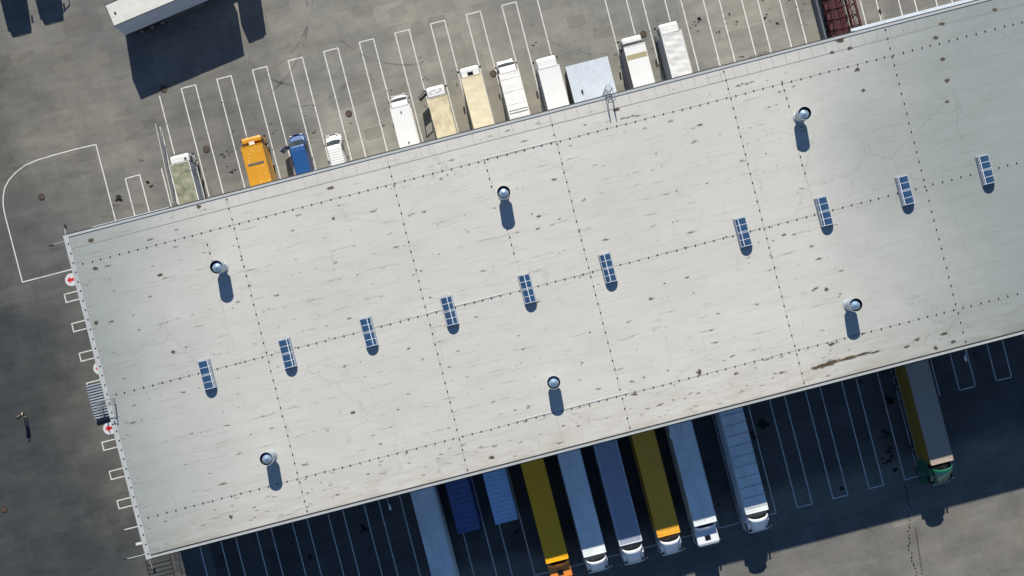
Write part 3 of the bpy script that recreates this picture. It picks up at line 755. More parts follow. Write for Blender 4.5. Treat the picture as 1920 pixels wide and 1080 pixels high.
def cabover(root, w, h, ln, paint, style='plain', y0=0.0, gap=.35, visor=True, lights=0):
    """flat-fronted truck cab; roof at h, front at y0"""
    r = .16
    k = MB()
    if style == 'fairing':
        k.loft([rrect(y0-ln, w-.06, .55, h, r), rrect(y0-1.25, w, .55, h, r), rrect(y0-.55, w, .55, h-.62, .2, w-.1), rrect(y0-.05, w, .55, h-1.25, .2, w-.12), rrect(y0, w-.04, .5, h-1.5, .2, w-.2)])
    else: k.loft([rrect(y0-ln, w-.06, .55, h, r), rrect(y0-.42, w, .55, h, r), rrect(y0-.16, w, .55, h-.10, r+.04, w-.08), rrect(y0-.05, w, .55, h-.95, .2, w-.04), rrect(y0, w-.04, .5, h-1.25, .2, w-.12)])
    cab = k.build('cab', paint, root, bevel=.02)
    k = MB()  # windscreen follows the raked front
    a, b_ = h-.22, h-1.05
    if style == 'fairing': a, b_ = h-.80, h-1.2
    for (x0, x1) in ((-(w/2-.14), w/2-.14),):
        k.add([(x0, y0-.17, a), (x1, y0-.17, a), (x1+.03, y0-.01, b_), (x0-.03, y0-.01, b_), (x0, y0-.27, a), (x1, y0-.27, a), (x1+.03, y0-.12, b_), (x0-.03, y0-.12, b_)],
              [(0,1,2,3),(4,7,6,5),(0,4,5,1),(3,2,6,7),(0,3,7,4),(1,5,6,2)])
    k.build('windscreen', gl, cab)
    for s in (-1, 1):
        k = MB(); x = s*(w/2+.004); k.add([(x, y0-.35, h-1.1), (x, y0-1.15, h-1.1), (x, y0-1.15, h-.42), (x, y0-.45, h-.42)], [(0,1,2,3)]); k.build('side_window', gl, cab)
    if visor:
        k = MB(); k.loft([[Vector((x, y0-.14+.10*(1-(2*x/w)**2)+dy, (h-.85 if style == 'fairing' else h-.12)+dz)) for dy, dz in ((0,0),(.12,-.05),(.12,-.08),(0,-.03))] for x in [(-w/2+.08)+(w-.16)*i/8 for i in range(9)]])
        k.build('sun_visor', steel_dark if visor == True else paint, cab)
    k = MB(); k.box(-w/2+.02, w/2-.02, y0-.25, y0+.04, .32, .62); k.build('bumper', steel_dark, root, bevel=.04)
    k = MB(); k.box(-w/2+.35, w/2-.35, y0-.02, y0+.015, .72, h-1.45)
    k.build('grille', steel_dark, cab)
    lamps(root, w, y0+.01, .75); mirrors(root, w, y0-.25, h-.95)
    if style in ('hatch', 'hatch_spoiler', 'white_hatch'):
        k = MB(); k.box(-.32, .32, y0-1.25, y0-.72, h-.01, h+.05); k.build('roof_hatch', white if style == 'white_hatch' else glass("dark hatch", (.01,.012,.02)), cab, bevel=.03)
    if style == 'hatch_spoiler':
        k = MB(); secs = []
        n = 10
        for i in range(n+1):
            x = -w/2+.04 + (w-.08)*i/n; c = 1-(2*x/w)**2
            yy = y0-ln+.1 + .30*c
            secs.append([Vector((x, yy-.12, h+.62)), Vector((x, yy-.04, h+.60)), Vector((x, yy+.42, h+.06)), Vector((x, yy+.34, h+.02))])
        k.loft(secs); k.build('roof_spoiler', paint, cab, smooth=False)
        k = MB(); k.box(-w/2+.3, w/2-.3, y0-ln+.15, y0-ln+.25, h, h+.3); k.build('spoiler_stay', steel_dark, cab)
    if style == 'fairing':
        # hollow roof fairing: wide and high at the back, falling and narrowing to the front
        k = MB(); secs = []
        n = 12; top = h+.85
        for t in (0, .25, .5, .75, 1):
            ww = (w-.06)*(1-t) + (w*.52)*t; yy = y0-ln-.1 + (ln-.1)*t
            zz = top*(1-t**1.3) + (h-.32)*t**1.3
            q = []
            for i in range(n+1):
                c = -1 + 2*i/n; f_ = 1-abs(c)**9
                q.append(Vector((c*ww/2 + (0 if abs(c) < .99 else c*.10*t), yy + .34*(1-c*c)*(1-t), (min(h, zz)-.30) + (zz-min(h, zz)+.30)*f_)))
            secs.append(q)
        k.loft(secs, cap=False, closed=False)
        o = k.build('roof_fairing', paint, cab, smooth=True)
        md = o.modifiers.new('thick', 'SOLIDIFY'); md.thickness = .05; md.offset = 1
        k = MB(); k.box(-w/2+.2, w/2-.2, y0-ln+.35, y0-ln+.42, h, top-.22); k.box(-w/2+.25, w/2-.25, y0-ln-.02, y0-ln+.35, h+.001, h+.02)
        k.build('fairing_frame', mat("dark plastic", (.05,.06,.065), .4), cab)
    if lights:
        for i in range(lights):
            x = (-.55 + 1.1*i/(lights-1)) * (w/2.5) * (1.5 if lights > 4 else 1)
            k = MB(); k.lathe([(.001, 0), (.07, .03), (.085, .09), (.05, .14), (.001, .15)], (x, y0+(.0 if style == 'fairing' else -.02), h-(.8 if style == 'fairing' else .02)), 10)
            k.build('roof_lamp', lampm, cab)
    return cab
def nosecab(root, w, h, ln, paint, hood=.75):
    """light truck or van cab with a short sloping bonnet"""
    y = 0
    k = MB()
    def s(yy, ww, z1, rad, tw): return rrect(yy, ww, .35, z1, rad, tw, 5)
    k.loft([s(-ln, w, h, .14, w-.18), s(-hood-.62, w, h, .14, w-.2), s(-hood-.40, w, h-.07, .14, w-.24), s(-hood+.22, w, h-.98, .16, w-.14), s(-hood*.55, w-.02, h-1.12, .2, w-.2), s(-.16, w-.14, h-1.3, .22, w-.34), s(0, w-.4, .85, .2, w-.62)])
    cab = k.build('cab', paint, root, smooth=False, bevel=.02)
    k = MB(); n = 8; q0 = []; q1 = []; q2 = []; q3 = []
    for i in range(n+1):
        c = -1+2*i/n; bow = .07*(1-c*c)
        q0.append(Vector((c*(w/2-.17), -hood-.36+bow, h-.085+.01))); q1.append(Vector((c*(w/2-.10), -hood+.17+bow, h-.93)))
    k.add(q0+q1, [(i, i+1, n+2+i, n+1+i) for i in range(n)])
    o = k.build('windscreen', gl, cab); md = o.modifiers.new('t', 'SOLIDIFY'); md.thickness = .03; md.offset = 0
    for sd_ in (-1, 1):
        k = MB(); x = sd_*(w/2+.0); k.add([(x, -hood-.1, h-.95), (x, -hood-1.1, h-.95), (x-sd_*.07, -hood-1.1, h-.3), (x-sd_*.07, -hood-.55, h-.3)], [(0,1,2,3)]); o = k.build('side_window', gl, cab); o.location.x = sd_*.012
    k = MB(); k.box(-w/2+.1, w/2-.1, -.2, .03, .3, .55); k.build('bumper', steel_dark, root, bevel=.05)
    k = MB(); k.box(-.3, .3, -.02, .045, .62, .8); k.build('grille', steel_dark, cab)
    lamps(root, w-.1, -.06, .8); mirrors(root, w, -hood-.15, h-.8, .16, (.16,.28))
    return cab
def cargo(root, w, y0, y1, z0, z1, m, ribs=0, side=None, rib_m=None, frame=None, name='cargo_box', wave=0, rails=True):
    """box from y0 (front) back to y1 (negative)"""
    ln = y0-y1
    k = MB(); nx, ny = 6, max(4, int(ln*2.2))
    top = []
    for j in range(ny+1):
        for i in range(nx+1):
            x = -w/2+w*i/nx; y = y0-ln*j/ny
            dz = 0
            if wave and 0 < i < nx: dz = wave*math.sin(j*2.1 + .6*i) + wave*.8*noise.noise(Vector((x*2, y*2, w*7)))
            top.append(Vector((x, y, z1-.0 + dz)))
    fs = [(j*(nx+1)+i, j*(nx+1)+i+1, (j+1)*(nx+1)+i+1, (j+1)*(nx+1)+i) for j in range(ny) for i in range(nx)]
    k.cur = 0; k.add(top, fs)
    k.cur = 1
    k.add([(-w/2,y0,z0),(w/2,y0,z0),(w/2,y0,z1),(-w/2,y0,z1),(-w/2,y1,z0),(w/2,y1,z0),(w/2,y1,z1),(-w/2,y1,z1)], [(0,1,2,3),(5,4,7,6),(0,3,7,4),(1,5,6,2),(0,4,5,1)])
    box = k.build(name, [m, side or m], root)
    if ribs:
        k = MB()
        for i in range(ribs):
            y = y0 - ln*(i+.5)/ribs; k.box(-w/2+.03, w/2-.03, y-.03, y+.03, z1-.02, z1+.02)
        k.build('roof_rib', rib_m or m, box)
    if rails:
        k = MB(); e = .035
        for s in (-1, 1): k.box(s*w/2-e+s*.012, s*w/2+e+s*.012, y1-.01, y0+.01, z1-.07, z1+.025); k.box(s*w/2-e+s*.01, s*w/2+e+s*.01, y1, y0, z0-.04, z0+.1)
        k.box(-w/2+.05, w/2-.05, y0-.05, y0+.025, z1-.08, z1+.03); k.box(-w/2+.05, w/2-.05, y1-.02, y1+.05, z1-.08, z1+.03)
        k.build('edge_rail', frame or m, box)
    return box
def chassis(root, y0, y1, w=.9, z=.75):
    k = MB(); k.box(-w/2, -w/2+.1, y1, y0, z-.15, z+.1); k.box(w/2-.1, w/2, y1, y0, z-.15, z+.1)
    y = y0-.8
    while y > y1+.3: k.box(-w/2+.1, w/2-.1, y-.05, y+.05, z-.08, z+.05); y -= 1.6
    k.box(-1.0, 1.0, y1, y1+.1, .4, .55)
    k.build('chassis', steel_dark, root)
    for s in (-1, 1):
        k = MB(); k.tube((s*.75, (y0+y1)/2+.8, .7), (s*.75, (y0+y1)/2+1.6, .7), .25, 14); k.build('fuel_tank', alu, root)
        k = MB(); k.box(s*.85-.12, s*.85+.12, y1-.03, y1, .45, .6); k.build('tail_lamp', redm, root)

def north_spot(fl, fr, z):
    """front corners of the cargo roof in the photo -> middle of that edge on the ground, width"""
    a, b_ = at(*fl, z), at(*fr, z); c = (a+b_)/2; return Vector((c.x, c.y, 0)), (b_-a).length
def truck_n(fl, fr, z, cabfront, cabh, paint, box_m, label, cat='truck', name='box_truck', cabtype='over', style='plain', zfloor=1.1, side=None, ribs=0, rib_m=None, wave=0, frame=None, cabw=None, group='trucks backed up to the sunny side of the warehouse', gap=.25, visor=True, hood=.75):
    c, w = north_spot(fl, fr, z)
    cf = at(*cabfront, cabh); front_v = uv(cf)[1]; cu, cv = uv(c)
    cl = front_v - cv            # cab front ahead of the box front
    org = site(cu, front_v, 0)
    root = empty(name, org, TH, label, cat, group)
    back = -(front_v - WN) + .25
    w = max(2.0, min(2.55, w)); cabw = cabw or w-.08
    cab = cabover(root, cabw, cabh, cl-gap, paint, style, visor=visor) if cabtype == 'over' else nosecab(root, cabw, cabh, cl-gap*.3, paint, hood)
    bx = cargo(root, w, -cl, back, zfloor, z, box_m, ribs, side, rib_m, frame, wave=wave)
    chassis(root, -.4, back)
    L_ = -back
    r = .48 if cabtype == 'over' else .38
    wheels(root, (-.95 if cabtype == 'over' else -.85, ), w-.1, r, .28)
    wheels(root, (back+1.6, ), w-.1, r, .26, dual=(back+1.6,))
    return root, bx, cab, w, cl, back

cream = mat("cream tarpaulin", (.66, .58, .40), .7, dirt=.12, dscale=1.0)
cream2 = mat("dirty cream roof", (.62, .54, .36), .7, dirt=.35, dscale=1.6, dcol=(.3,.25,.14))
olive = mat("faded olive tarpaulin", (.25, .255, .17), .75, dirt=.35, dscale=1.5, dcol=(.09,.095,.07))
orange = mat("orange paint", (.58, .27, .012), .4, coat=.3, dirt=.1)
greybox = mat("grey box side", (.26, .29, .33), .5)
grey_tarp = mat("light grey tarpaulin", (.60, .60, .58), .65, dirt=.1)
blue_van = mat("blue paint", (.012, .07, .22), .35, coat=.5, dirt=.06)
paint_w2 = mat("bright white paint", (.72, .72, .70), .35, coat=.4, dirt=.04)

t, bx, cab, w, cl, bk_ = truck_n((317,310.5),(353.5,301.5),3.2,(340,286),2.7,white,olive,'short truck with a faded olive roof and grey side next to the mesh fence',side=greybox,frame=offwhite,wave=.03)
k = MB(); k.lathe([(.13,2.7),(.13,2.76),(.001,2.78)],(w/2-.45,-.75,0),14); k.build('roof_vent', black, cab)
for i in range(9):
    pass
k = MB()   # faint round graphics and a row of marks on the tarpaulin side
def ringside(y, z, r):
    pts = [Vector((w/2+.03, y+r*math.cos(t_), z+r*math.sin(t_))) for t_ in [2*math.pi*i/20 for i in range(21)]]
    k.rod(pts, .018, 4)
ringside(-cl-1.0, 2.2, .5); ringside(-cl-1.25, 2.3, .3)
for i in range(8): k.box(w/2+.01, w/2+.03, -cl-2.6-i*.33, -cl-2.5-i*.33, 2.0, 2.2)
k.build('side_graphic', mat("dark blue print", (.08,.1,.16), .6), bx)

t, bx, cab, w, cl, bk_ = truck_n((452,277),(490,267),3.3,(470,253.5),2.9,orange,orange,'orange box truck with scuffed roof and a white hatch on its cab',style='white_hatch',gap=.45)
k = MB(); k.box(-w/2+.25, w/2-.25, -cl-2.25, -cl-2.0, 3.302, 3.325); k.build('roof_strip', mat("dark grey strip", (.09,.085,.08), .7), bx)
k = MB()
for i in range(38):
    x, y = rng.uniform(-w/2+.1, w/2-.15), rng.uniform(bk_+.3, -cl-.2); s = rng.uniform(.02, .09)
    k.prism([(x+s*math.cos(a_)*rng.uniform(.5,1.3), y+s*math.sin(a_)*rng.uniform(.5,1.6)) for a_ in [2*math.pi*j/7 for j in range(7)]], 3.303, 3.309)
k.build('paint_scuff', mat("pale scuffs", (.70,.52,.22), .7), bx)

# blue van with its door open, small white van
def van(px, py, z, w, paint, label, ln, name='van', ribs=False, open_door=False, hood=1.0):
    f = at(px, py, 1.3); root = empty(name, Vector((f.x, f.y, 0)), TH, label, 'van', 'vans backed up to the sunny side of the warehouse')
    k = MB(); h = z
    def s(yy, ww, z1, rad, tw): return rrect(yy, ww, .3, z1, rad, tw, 6)
    k.loft([s(-ln, w-.1, h-.05, .18, w-.36), s(-ln+.15, w, h, .18, w-.3), s(-2.2, w, h+.02, .18, w-.28), s(-hood-.75, w, h-.03, .18, w-.28), s(-hood-.55, w, h-.12, .16, w-.3), s(-hood+.15, w, h-.98, .18, w-.12), s(-hood*.6, w, h-1.06, .2, w-.16), s(-.25, w-.06, h-1.22, .24, w-.3), s(-.06, w-.3, h-1.45, .24, w-.5), s(0, w-.6, .75, .2, w-.8)])
    body = k.build('body', paint, root, smooth=False, bevel=.02)
    k = MB(); n = 8; q0 = []; q1 = []
    for i in range(n+1):
        c = -1+2*i/n; bow = .12*(1-c*c)
        q0.append(Vector((c*(w/2-.22), -hood-.58+bow*.6, h-.10))); q1.append(Vector((c*(w/2-.13), -hood+.06+bow, h-.93)))
    k.add(q0+q1, [(i, i+1, n+2+i, n+1+i) for i in range(n)])
    o = k.build('windscreen', gl, body); md = o.modifiers.new('t', 'SOLIDIFY'); md.thickness = .06; md.offset = 0
    for sd_ in (-1, 1):
        k = MB(); x = sd_*w/2; k.add([(x-sd_*.02, -hood-.25, h-.9), (x-sd_*.02, -hood-1.3, h-.9), (x-sd_*.1, -hood-1.3, h-.3), (x-sd_*.1, -hood-.7, h-.3)], [(0,1,2,3)]); o = k.build('side_window', gl, body); o.location.x = sd_*.02
        k = MB(); k.box(sd_*w/2-.02, sd_*w/2+.02, -ln+.5, -hood-.2, .75, .82); k.build('side_moulding', steel_dark, body)
    if ribs:
        for i in range(9):
            k = MB(); y = -2.1-i*.28
            if y > -ln+.2: k.box(-w/2+.22, w/2-.22, y-.03, y+.03, h+.0, h+.04); k.build('roof_rib', paint, body)
    k = MB(); k.box(-w/2+.2, w/2-.2, -.2, .03, .28, .5); k.build('bumper', steel_dark, root, bevel=.05)
    lamps(root, w-.25, -.12, .8); mirrors(root, w, -hood-.25, h-.95, .15, (.18,.2))
    wheels(root, (-.9, -ln+.9), w-.04, .34, .22)
    if open_door:
        M = Matrix.Translation((-w/2, -hood-.2, 0)) @ Matrix.Rotation(R(-62), 4, 'Z')
        k = MB(); k.box(-.03, .03, -1.1, 0, .4, 1.15, M); k.box(-.03, .03, -1.1, -1.04, 1.15, 1.85, M); k.box(-.03, .03, -1.1, -.35, 1.82, 1.88, M)
        k.build('open_door', paint, root); k = MB(); k.box(-.01, .01, -1.04, -.2, 1.15, 1.8, M); k.build('door_window', gl, root)
    return root
van(552, 250, 2.0, 2.0, blue_van, 'blue van with its left door standing open', 5.3, open_door=True)
van(620.5, 249, 1.95, 1.9, paint_w2, 'small white van with a ribbed roof backed up alone', 4.9, ribs=True)

t, bx, cab, w, cl, bk_ = truck_n((731.5,203.5),(766.5,194),3.0,(746,171),2.1,paint_w2,paint_w2,'small white box truck with two dark knobs on its plain white roof',cabtype='nose',gap=.1,hood=.7)
for y in (-cl-.7, bk_+2.4):
    k = MB(); k.lathe([(.08,3.0),(.09,3.06),(.03,3.14),(.001,3.15)],(0,y,0),12); k.build('roof_knob', steel_dark, bx)

t, bx, cab, w, cl, bk_ = truck_n((801.7,186),(837,177),3.1,(814,159),2.5,paint_w2,cream2,'cream roofed box truck with white cab and its driver door open',gap=.28,visor=False)
M = Matrix.Translation((-w/2, -.35, 0)) @ Matrix.Rotation(R(-60), 4, 'Z')
k = MB(); k.box(-.04, .04, -1.1, 0, .7, 1.6, M); k.box(-.04, .04, -.06, 0, 1.6, 2.3, M); k.box(-.04, .04, -1.1, -1.03, 1.6, 2.3, M); k.box(-.04, .04, -1.1, 0, 2.25, 2.32, M); k.build('open_door', steel_dark, t)
k = MB()   # looping squiggle painted on the cab roof
for sx_, ph in ((-.35, 0), (.3, .5)):
    pts = [Vector((sx_ + .42*math.cos(a_)*.9, -.75 + .14*math.sin(a_) + .25*.42*math.cos(a_), 2.508)) for a_ in [2*math.pi*(i/22+ph) for i in range(17)]]
    k.rod(pts, .02, 4)
k.build('roof_emblem', mat("grey emblem", (.25,.26,.28), .6), cab)
k = MB(); k.box(-w/2+.1, w/2-.1, -cl+.12, -cl+.2, 1.5, 2.9); k.build('headboard', mat("blue grey board", (.12,.15,.19), .5), t)

t, bx, cab, w, cl, bk_ = truck_n((865,147),(901,137),3.5,(878,122.5),3.1,white,cream,'long cream box truck with a dark hatch on its white cab roof',style='hatch',gap=.12,wave=.012)
t, bx, cab, w, cl, bk_ = truck_n((935.7,139.5),(971.6,129),3.2,(945.5,105),2.4,paint_w2,offwhite,'white box truck with snub nose and grey stripes across its rear roof',cabtype='nose',gap=.1,wave=.01,ribs=5,rib_m=offwhite)
k = MB(); 
for y in (bk_+2.6, bk_+2.9): k.box(-w/2+.04, w/2-.04, y-.05, y+.05, 3.202, 3.225)
k.build('roof_stripe', mat("grey stripe", (.22,.22,.23), .6), bx)
truck_n((1009,129.8),(1047.6,121),3.3,(1022,104.5),2.75,paint_w2,paint_w2,'plain bright white box truck parked left of the corrugated shed',side=greybox,gap=.15)
t, bx, cab, w, cl, bk_ = truck_n((1170,89.4),(1207.8,78.3),3.3,(1178,67),2.8,paint_w2,paint_w2,'white box truck with an olive stripe across its roof, right of the corrugated shed',side=mat("mauve grey print", (.35,.3,.31), .6, dirt=.5, dscale=5, dcol=(.1,.08,.1)),gap=.5)
k = MB(); k.box(-w/2+.03, w/2-.03, -cl-1.55, -cl-1.0, 3.303, 3.312); k.build('roof_stripe', mat("olive stripe", (.34,.29,.16), .7), bx)
t, bx, cab, w, cl, bk_ = truck_n((1240,64),(1277,56),3.3,(1250,40.5),2.85,white,grey_tarp,'truck with a rippled light grey tarpaulin, last in the sunny row',side=mat("grey tarp side", (.4,.43,.45), .6),wave=.035,gap=.12)
k = MB(); k.box(-.33,.33,-1.3,-.75,2.85,2.89); k.build('roof_hatch', white, cab, bevel=.02)

# corrugated shed
sa, sb_ = at(1060,126,3.0), at(1139,104,3.0); w_s = (sb_-sa).length; c = (sa+sb_)/2; cu, cv = uv(c)
sh = empty('corrugated_shed', site(cu, cv, 0), TH, 'square shed with a pale corrugated roof between the parked white trucks', 'shed')
dep = cv-WN-.1
k = MB(); k.box(-w_s/2+.1, w_s/2-.1, -dep+.1, -.1, 0, 2.88); k.build('wall', mat("dark shed wall", (.1,.11,.12), .6), sh)
k = MB(); n = 21; prof = []
for i in range(n):
    x0 = -w_s/2 + w_s*i/n; p = w_s/n
    prof += [(x0, 2.92), (x0+p*.12, 2.98), (x0+p*.78, 2.98), (x0+p*.9, 2.92)]
prof.append((w_s/2, 2.92))
k.loft([[Vector((x, y, z)) for x, z in prof] for y in (0, -dep)], cap=False, closed=False)
o = k.build('roof', mat("pale galvanised sheet", (.58,.63,.68), .4, dirt=.1), sh); md = o.modifiers.new('t', 'SOLIDIFY'); md.thickness = .03
k = MB(); x = w_s/2+.25
for i in range(3): k.tube((x+.15*i, -dep+1.0, 0), (x+.15*i, -dep+1.0, 2.0), .02)
k.rod([(x,-dep+2.2,0),(x,-dep+2.2,2.4)], .03); k.build('pipe_rack', alu, sh)
k = MB(); k.lathe([(.001,2.55),(.13,2.5),(.17,2.35),(.13,2.2),(.001,2.16)], (x,-dep+2.2,0), 14); k.build('globe_lamp', lampm, sh)

# red open-framed trailer at the top edge
ra, rb = at(1562,40,3.0), at(1612,27,3.0); cu, cv = uv((ra+rb)/2)
rt = empty('open_frame_trailer', site(cu, WN+.35, 0), TH, 'dark red steel framed open trailer parked at the top picture edge', 'trailer')
rd = mat("dark red oxide steel", (.05, .004, .007), .5, dirt=.3)
LT, WT = 11.5, 2.5
k = MB()
for s in (-1, 1):
    k.box(s*WT/2-.06, s*WT/2+.06, 0, LT, 3.0, 3.12); k.box(s*WT/2-.06, s*WT/2+.06, 0, LT, 1.1, 1.25); k.box(s*.45-.05, s*.45+.05, 0, LT, 2.98, 3.06)
    y = .1
    while y < LT: k.box(s*WT/2-.05, s*WT/2+.05, y, y+.1, 1.25, 3.0); k.tube((s*WT/2, y, 1.2), (s*WT/2, min(LT, y+1.2), 3.0), .035); y += 1.2
y = .1
while y < LT: k.box(-WT/2+.06, WT/2-.06, y, y+.1, 3.0, 3.1); y += 1.2
k.build('frame', rd, rt)
k = MB(); k.box(-WT/2+.06, .85, 0, LT, 1.12, 1.22); k.build('deck', mat("dark red deck", (.05,.006,.008), .7), rt)
k = MB(); y = .3
for i in range(9): k.tube((.7, y+i*1.2, 2.9), (WT/2+.45, y+i*1.2+.45, 2.5), .04); 
k.box(WT/2+.42, WT/2+.48, .4, LT, 2.45, 2.55); k.box(WT/2+.4, WT/2+.5, .4, LT, 1.0, 1.08); k.build('side_rack', mat("red rack steel", (.09,.012,.015), .5), rt)
wheels(rt, (1.6, 2.9, 4.2), 2.4, .48, .3)
bw = MB(); bw.box(-WT/2-.6, -WT/2-.35, 0, LT, .02, .9)
wl = bw.build('low_wall', mat("blue grey concrete", (.10,.115,.135), .8), None); wl.location = rt.location; wl.rotation_euler = rt.rotation_euler
tag(wl, 'low blue grey concrete wall along the left side of the dark red open trailer', 'wall')

# articulated lorries and trailers on the shaded side -------------
def trailer_parts(root, w, y0, y1, z1, top, side, ribs=0, rib_m=None, wave=0, frame=None, zf=1.15, seamline=False):
    bx = cargo(root, w, y0, y1, zf, z1, top, ribs, side, rib_m, frame, name='trailer_box', wave=wave or .006)
    if not ribs:
        k = MB(); n_ = 9
        for i in range(1, n_): yy = y0-(y0-y1)*i/n_; k.box(-w/2+.05, w/2-.05, yy-.02, yy+.02, z1-.01, z1+.014)
        k.box(-w/2+.2, -w/2+.32, y0-.5, y0-.38, z1-.01, z1+.05)
        k.build('roof_bow', top, bx)
    k = MB(); k.box(-.5,-.36,y1+.3,y0-.4,.8,zf); k.box(.36,.5,y1+.3,y0-.4,.8,zf); 
    for i in range(6): yy = y1+.6+(y0-y1-1.2)*i/5; k.box(-w/2+.08,w/2-.08,yy-.05,yy+.05,.95,zf-.01)
    k.box(-w/2+.1,w/2-.1,y1+.02,y1+.14,.45,.6); k.build('trailer_frame', steel_dark, root)
    for s in (-1, 1):
        k = MB(); k.box(s*(w/2-.06),s*(w/2-.02),y1+4.6,y0-3.4,.5,.62); k.box(s*(w/2-.06),s*(w/2-.02),y1+4.6,y0-3.4,.8,.92); k.build('side_guard', alu, root)
        k = MB(); k.rod([(s*.7,y0-2.6,.1),(s*.7,y0-2.6,1.1)], .07); k.build('landing_leg', steel_dark, root)
    wheels(root, (y1+1.6, y1+2.9, y1+4.2), w-.04, .5, .35)
    if seamline:
        k = MB(); k.box(-.01,.01,y1,y0,z1+.0,z1+.008); k.build('roof_seam', mat("thin seam", (.3,.3,.3), .7), bx)
    return bx
def lorry(fl, fr, z, cabfront, cabh, cabpaint, top, label, style='fairing', side=None, ribs=0, rib_m=None, frame=None, lights=0, wave=0, seamline=False, name='articulated_lorry', gap=.75, group='lorries backed up to the shaded docks', front_panel=None):
    a, b_ = at(*fl, z), at(*fr, z); w = max(2.45, min(2.58, (a-b_).length)); cu, cv = uv((a+b_)/2)
    fv = uv(at(*cabfront, cabh))[1]; cl = cv-fv
    root = empty(name, site(cu, fv, 0), TH+math.pi, label, 'lorry', group)
    y1 = -(WS-fv)+.3
    bx = trailer_parts(root, w, -cl, y1, z, top, side or top, ribs, rib_m, wave, frame, seamline=seamline)
    cabover(root, 2.48, cabh, cl-gap+.25, cabpaint, style, lights=lights, visor=('p' if style == 'fairing' else True))
    wheels(root, (-1.2,), 2.46, .5, .32); wheels(root, (-3.9,), 2.46, .5, .3, dual=(-3.9,))
    k = MB(); k.box(-.5,-.38,-4.9,-.6,.6,.95); k.box(.38,.5,-4.9,-.6,.6,.95); k.box(-.45,.45,-4.2,-3.5,.95,1.08); k.build('tractor_chassis', steel_dark, root)
    for s in (-1, 1):
        k = MB(); k.tube((s*.95,-2.9,.7),(s*.95,-2.1,.7),.3,16); k.build('fuel_tank', alu, root)
        k = MB(); k.box(s*1.22-.02,s*1.22+.02,-3.0,-2.15,.5,cabh-.3); k.build('side_deflector', cabpaint, root)
    return root
tw = mat("white trailer roof", (.80, .86, .85), .45, dirt=.16, dscale=.8)
tw2 = mat("white trailer roof soft", (.78, .83, .82), .5, dirt=.2, dscale=.8)
yel = mat("yellow trailer roof", (.88, .44, .01), .5, dirt=.05)
yel2 = mat("ochre trailer roof", (.82, .42, .035), .55, dirt=.08)
nav = mat("blue grey trailer roof", (.34, .37, .46), .5, dirt=.06)
beige = mat("beige trailer roof", (.40, .34, .27), .6, dirt=.06)
orcab = mat("orange cab paint", (.80, .26, .04), .35, coat=.5, dirt=.03)
green = mat("dark green cab paint", (.01, .12, .065), .3, coat=.7, dirt=.03)
cabw_ = mat("glossy white cab", (.80, .82, .83), .3, coat=.6, dirt=.03)
olive_side = mat("ochre curtain side", (.24, .15, .02), .6, dirt=.1)

lorry((1025.5,1057),(1065,1046.5),4.0,(1046,1092),3.15,orcab,yel,'orange cab with a yellow trailer, left of all the other lorries with cabs',style='hatch_spoiler',gap=.45)
lorry((1096,1045),(1135.5,1035),4.0,(1121,1076),3.3,cabw_,tw,'white lorry directly right of the orange cab')
lorry((1163.5,1023.5),(1203,1014),4.0,(1191,1060),3.3,cabw_,nav,'white cab with four roof lamps and a dark blue grey trailer',frame=tw,lights=4)
lorry((1235.5,1007.5),(1273.5,998),4.0,(1263,1042),3.3,cabw_,yel2,'white cab pulling an ochre ribbed trailer',ribs=26,rib_m=yel2)
lorry((1303.5,988),(1342.5,976),4.0,(1330,1024.5),3.15,cabw_,tw,'white flat roofed cab with a black hatch and a seamed pale trailer',style='hatch_spoiler',seamline=True,gap=.45)
lorry((1400.5,965),(1439.5,955),4.0,(1428,999),3.3,cabw_,tw2,'white cab with a panelled pale trailer, last of the close row',ribs=11,rib_m=mat("grey rib", (.30,.32,.34), .6))
lorry((1747.5,873),(1786.5,862),4.0,(1774,908),3.3,green,beige,'dark green cab with a beige roofed trailer standing alone',side=olive_side,lights=5)

# pale trailer without its tractor, running out of the bottom of the picture
a = at(772,923,4.0); b_ = at(809,914,4.0); cu, cv = uv((a+b_)/2)
pl = empty('parked_trailer', site(cu, WS-13.9, 0), TH+math.pi, 'pale box trailer at the left of the dock row, cut by the bottom edge', 'trailer', 'trailers and containers left at the docks')
trailer_parts(pl, 2.5, 0, -13.6, 4.0, tw2, tw2, 0)

